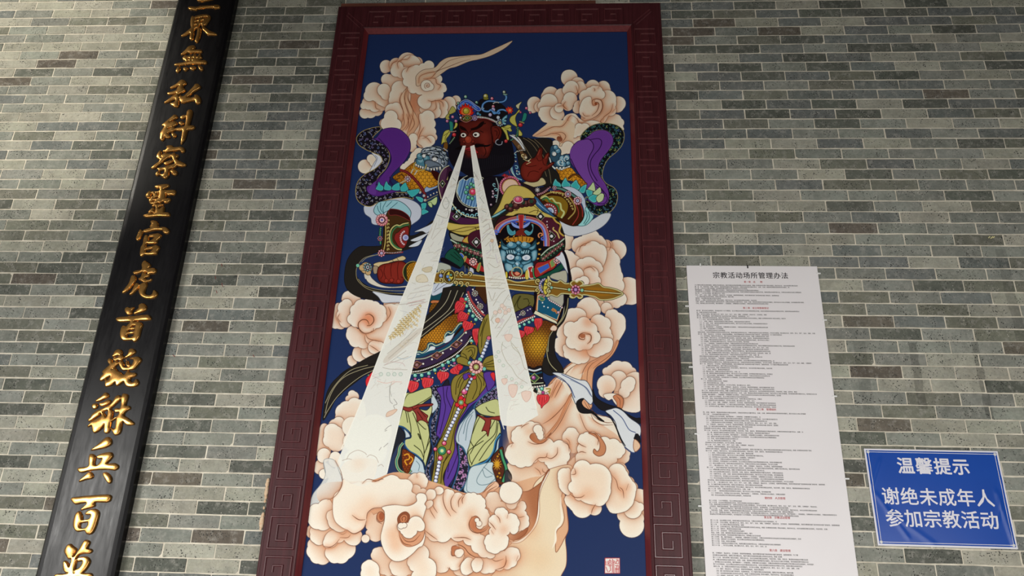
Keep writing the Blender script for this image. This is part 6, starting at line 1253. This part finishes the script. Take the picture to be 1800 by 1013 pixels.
# ---------------------------------------------------------------- white printed notice
NX0,NX1,NZ0,NZ1=.685,1.349,1.12,3.193
NOT=thing('notice_board','tall white notice sheet printed with small black lines and red chapter headings','notice',((NX0+NX1)/2,0,NZ0))
bm=bmesh.new(); box(bm,NX0,NX1,-.010,-.003,NZ0,NZ1,.0012); adopt(link('sheet',from_bm('sheet',bm,M_WH)),NOT)
YN=-.0106
adopt(link('title_lettering',text_mesh('宗教活动场所管理办法',.0365,.8155,3.1252,YN,M_K,.012,pitch=.0403)),NOT)
for s,x,z,pt in (('第一章　总　　则',.9706,3.0985,.0118),('第二章　设立审批和登记',.9539,2.9560,.0118),('第三章　管理组织',.9736,2.4375,.0118),('第四章　人员管理',.9734,2.0250,.0118),('第五章　宗教活动管理',.9623,1.9395,.0118),('第六章　建设管理',.9727,1.7980,.0118)):
    adopt(link('heading_lettering',text_mesh(s,.0116,x,z,YN,M_R,.02,pitch=pt,res=1)),NOT)['kind']='stuff'
POOL='为了规范宗教活动场所管理，保障正常宗教活动，维护宗教活动场所和信教公民的合法权益，根据《宗教事务条例》等有关规定，制定本办法。本办法所称宗教活动场所，包括寺院、宫观、清真寺、教堂和其他固定宗教活动处所。宗教活动场所应当遵守宪法、法律、法规、规章和宗教事务管理的有关规定，践行社会主义核心价值观，坚持我国宗教中国化方向，坚持独立自主自办原则，维护国家统一、民族团结、宗教和睦与社会稳定。宗教活动场所的合法权益和正常宗教活动受法律保护，任何组织和个人不得侵犯。设立宗教活动场所应当由宗教团体提出申请，经登记管理机关批准后办理登记手续，取得宗教活动场所登记证。宗教活动场所应当成立管理组织，实行民主管理，建立健全人员、财务、会计、资产、治安、消防、文物保护、食品安全、卫生防疫、档案等管理制度，接受宗教事务部门及其他有关部门的指导、监督和检查。'
CN='零一二三四五六七八九十'
def cn(n): return CN[n] if n<=10 else ('十'+(CN[n-10] if n>10 else '') if n<20 else CN[n//10]+'十'+(CN[n%10] if n%10 else ''))
gt=random.Random(17); pos_=0; art=1
for z0,nl,dz in ((3.0870,12,.0091),(2.9475,52,.00962),(2.4270,41,.00965),(2.0165,8,.0086),(1.9295,13,.0090),(1.7885,56,.0094)):
    lines=[]; sub=0
    for i in range(nl):
        r=gt.random(); last=gt.randint(14,50) if gt.random()<.56 else gt.randint(50,82)
        if sub>0: s='（'+CN[min(10,8-sub)]+'）'; sub-=1; last=min(last,48); ind='　'
        elif r<.5: s='第'+cn(art)+'条　'; art+=1; ind=''; sub=gt.choice((0,0,0,5,7)) if nl>20 else 0
        else: s=''; ind=''
        n_=last-len(s); seg=(POOL*2)[pos_:pos_+n_]; pos_=(pos_+n_)%len(POOL); lines.append(ind+s+seg)
    c_='\n'.join(lines)
    cu=text_mesh(c_,.0071,.7205,z0-.0065,YN,M_K,.012,res=1)
    n=len(cu.vertices); co=np.empty(n*3,np.float32); cu.vertices.foreach_get('co',co); co=co.reshape(-1,3); top=z0-.0065
    rowi=np.round((top-co[:,2]+.0028)/.0071); co[:,2]=top-rowi*dz+(co[:,2]-(top-rowi*.0071)); cu.vertices.foreach_set('co',co.ravel()); cu.update()
    adopt(link('body_lettering',cu),NOT)['kind']='stuff'
def clip(x,y,hor,root,h=.010):
    X,Z=at(x,y,h); bm=bmesh.new(); a_,b_=(.011,.0035) if hor else (.0035,.011); box(bm,X-a_,X+a_,-h-.004,-.003,Z-b_,Z+b_,.001); return adopt(link('fixing_clip',from_bm('fixing_clip',bm,M_PL)),root)
for x,y,h in ((1231,467,0),(1208,538.5,1),(1214.5,645.5,1),(1224.5,763,1),(1231,890,1),(1438.5,481,1),(1449.5,563,1),(1467,697,1),(1488.5,842,1)): clip(x,y,h,NOT)
X,Z=at(1314.5,470,.010); bm=bmesh.new(); box(bm,X-.004,X+.002,-.0135,-.003,Z-.006,Z+.012,.001); o=adopt(link('torn_nick',from_bm('torn_nick',bm,M_K)),NOT)
# ---------------------------------------------------------------- blue sign
UX0,UX1,UZ0,UZ1=1.4535,2.0580,1.8355,2.2655
SGN=thing('blue_sign','blue rectangular sign with white lettering and a thin white border','sign',((UX0+UX1)/2,0,UZ0))
bm=bmesh.new(); box(bm,UX0,UX1,-.006,-.003,UZ0,UZ1,.0008); adopt(link('backing_sheet',from_bm('backing_sheet',bm,M_W)),SGN)
nx,nz=90,64; v=[];e=.0075
def wrinkle(x,z):
    u,t=(x-UX0)/(UX1-UX0),(z-UZ0)/(UZ1-UZ0); y=0
    for (a0,b0,a1,b1,am,wd) in ((.02,.62,.10,.86,.0022,.012),(.05,.50,.22,.10,.0018,.014),(.12,.34,.40,.03,.0012,.02),(.93,.55,.975,.05,.0032,.012),(.90,.30,.99,.70,.0018,.014),(.02,.75,.07,.95,.0014,.01)):
        d=np.array([a1-a0,(b1-b0)*.7]); L_=np.hypot(*d); d/=L_; r=np.array([u-a0,(t-b0)*.7]); s=r@d; k=abs(r@np.array([-d[1],d[0]])); end=math.exp(-(max(0,-s,s-L_)/.03)**2)
        y+=am*math.exp(-(k/wd)**2)*end
    return y
for j in range(nz+1):
    for i in range(nx+1):
        x=UX0+e+(UX1-UX0-2*e)*i/nx; z=UZ0+e+(UZ1-UZ0-2*e)*j/nz; v.append((x,-.0064-wrinkle(x,z),z))
f=[(j*(nx+1)+i,j*(nx+1)+i+1,(j+1)*(nx+1)+i+1,(j+1)*(nx+1)+i) for j in range(nz) for i in range(nx)]
adopt(link('blue_film',mesh('blue_film',v,f,M_BLU,True)),SGN)
def on_film(me):
    for p in me.vertices: p.co.y=-.0070-wrinkle(p.co.x,p.co.z)+p.co.y
    return me
adopt(link('lettering_top',on_film(text_mesh('温馨提示',.0785,1.5915,2.1610,0,M_W,.022,pitch=.0868))),SGN)
adopt(link('lettering_middle',on_film(text_mesh('谢绝未成年人',.081,1.5015,2.0215,0,M_W,.014,pitch=.0852))),SGN)
adopt(link('lettering_bottom',on_film(text_mesh('参加宗教活动',.081,1.5035,1.9250,0,M_W,.014,pitch=.0850))),SGN)
bm=bmesh.new(); i0=.017; t=.0022
def strip(a_,b_,n=40):
    for k in range(n):
        p,q=[(a_[0]+(b_[0]-a_[0])*s,a_[1]+(b_[1]-a_[1])*s) for s in (k/n,(k+1)/n)]
        hz=abs(b_[0]-a_[0])>abs(b_[1]-a_[1]); dx,dz=(0,t/2) if hz else (t/2,0)
        vs=[bm.verts.new((x,-.0070-wrinkle(x,z),z)) for x,z in ((p[0]-dx,p[1]-dz),(q[0]-dx if hz else q[0]+0-dx,q[1]-dz if hz else q[1]),(q[0]+dx,q[1]+dz if hz else q[1]),(p[0]+dx,p[1]+dz))]; bm.faces.new(vs)
ax0,ax1,az0,az1=UX0+i0,UX1-i0,UZ0+i0*.9,UZ1-i0*.9
strip((ax0,az0),(ax1,az0)); strip((ax0,az1),(ax1,az1)); strip((ax0,az0),(ax0,az1)); strip((ax1,az0),(ax1,az1))
adopt(link('border_line',from_bm('border_line',bm,M_W)),SGN)
for x in (ax0-.001,ax1+.001):
    for z in (az0,az1):
        bm=bmesh.new(); r=bmesh.ops.create_cone(bm,cap_ends=True,segments=20,radius1=.0068,radius2=.0045,depth=.003); bmesh.ops.rotate(bm,verts=bm.verts,cent=(0,0,0),matrix=Matrix.Rotation(math.pi/2,3,'X'))
        bmesh.ops.translate(bm,verts=bm.verts,vec=(x,-.009,z)); s=adopt(link('screw_cap',from_bm('screw_cap',bm,M_PL,False)),SGN)
        bm=bmesh.new(); box(bm,x-.0028,x+.0028,-.0112,-.0100,z-.0006,z+.0006); k=adopt(link('screw_slot',from_bm('screw_slot',bm,M_ME)),SGN)
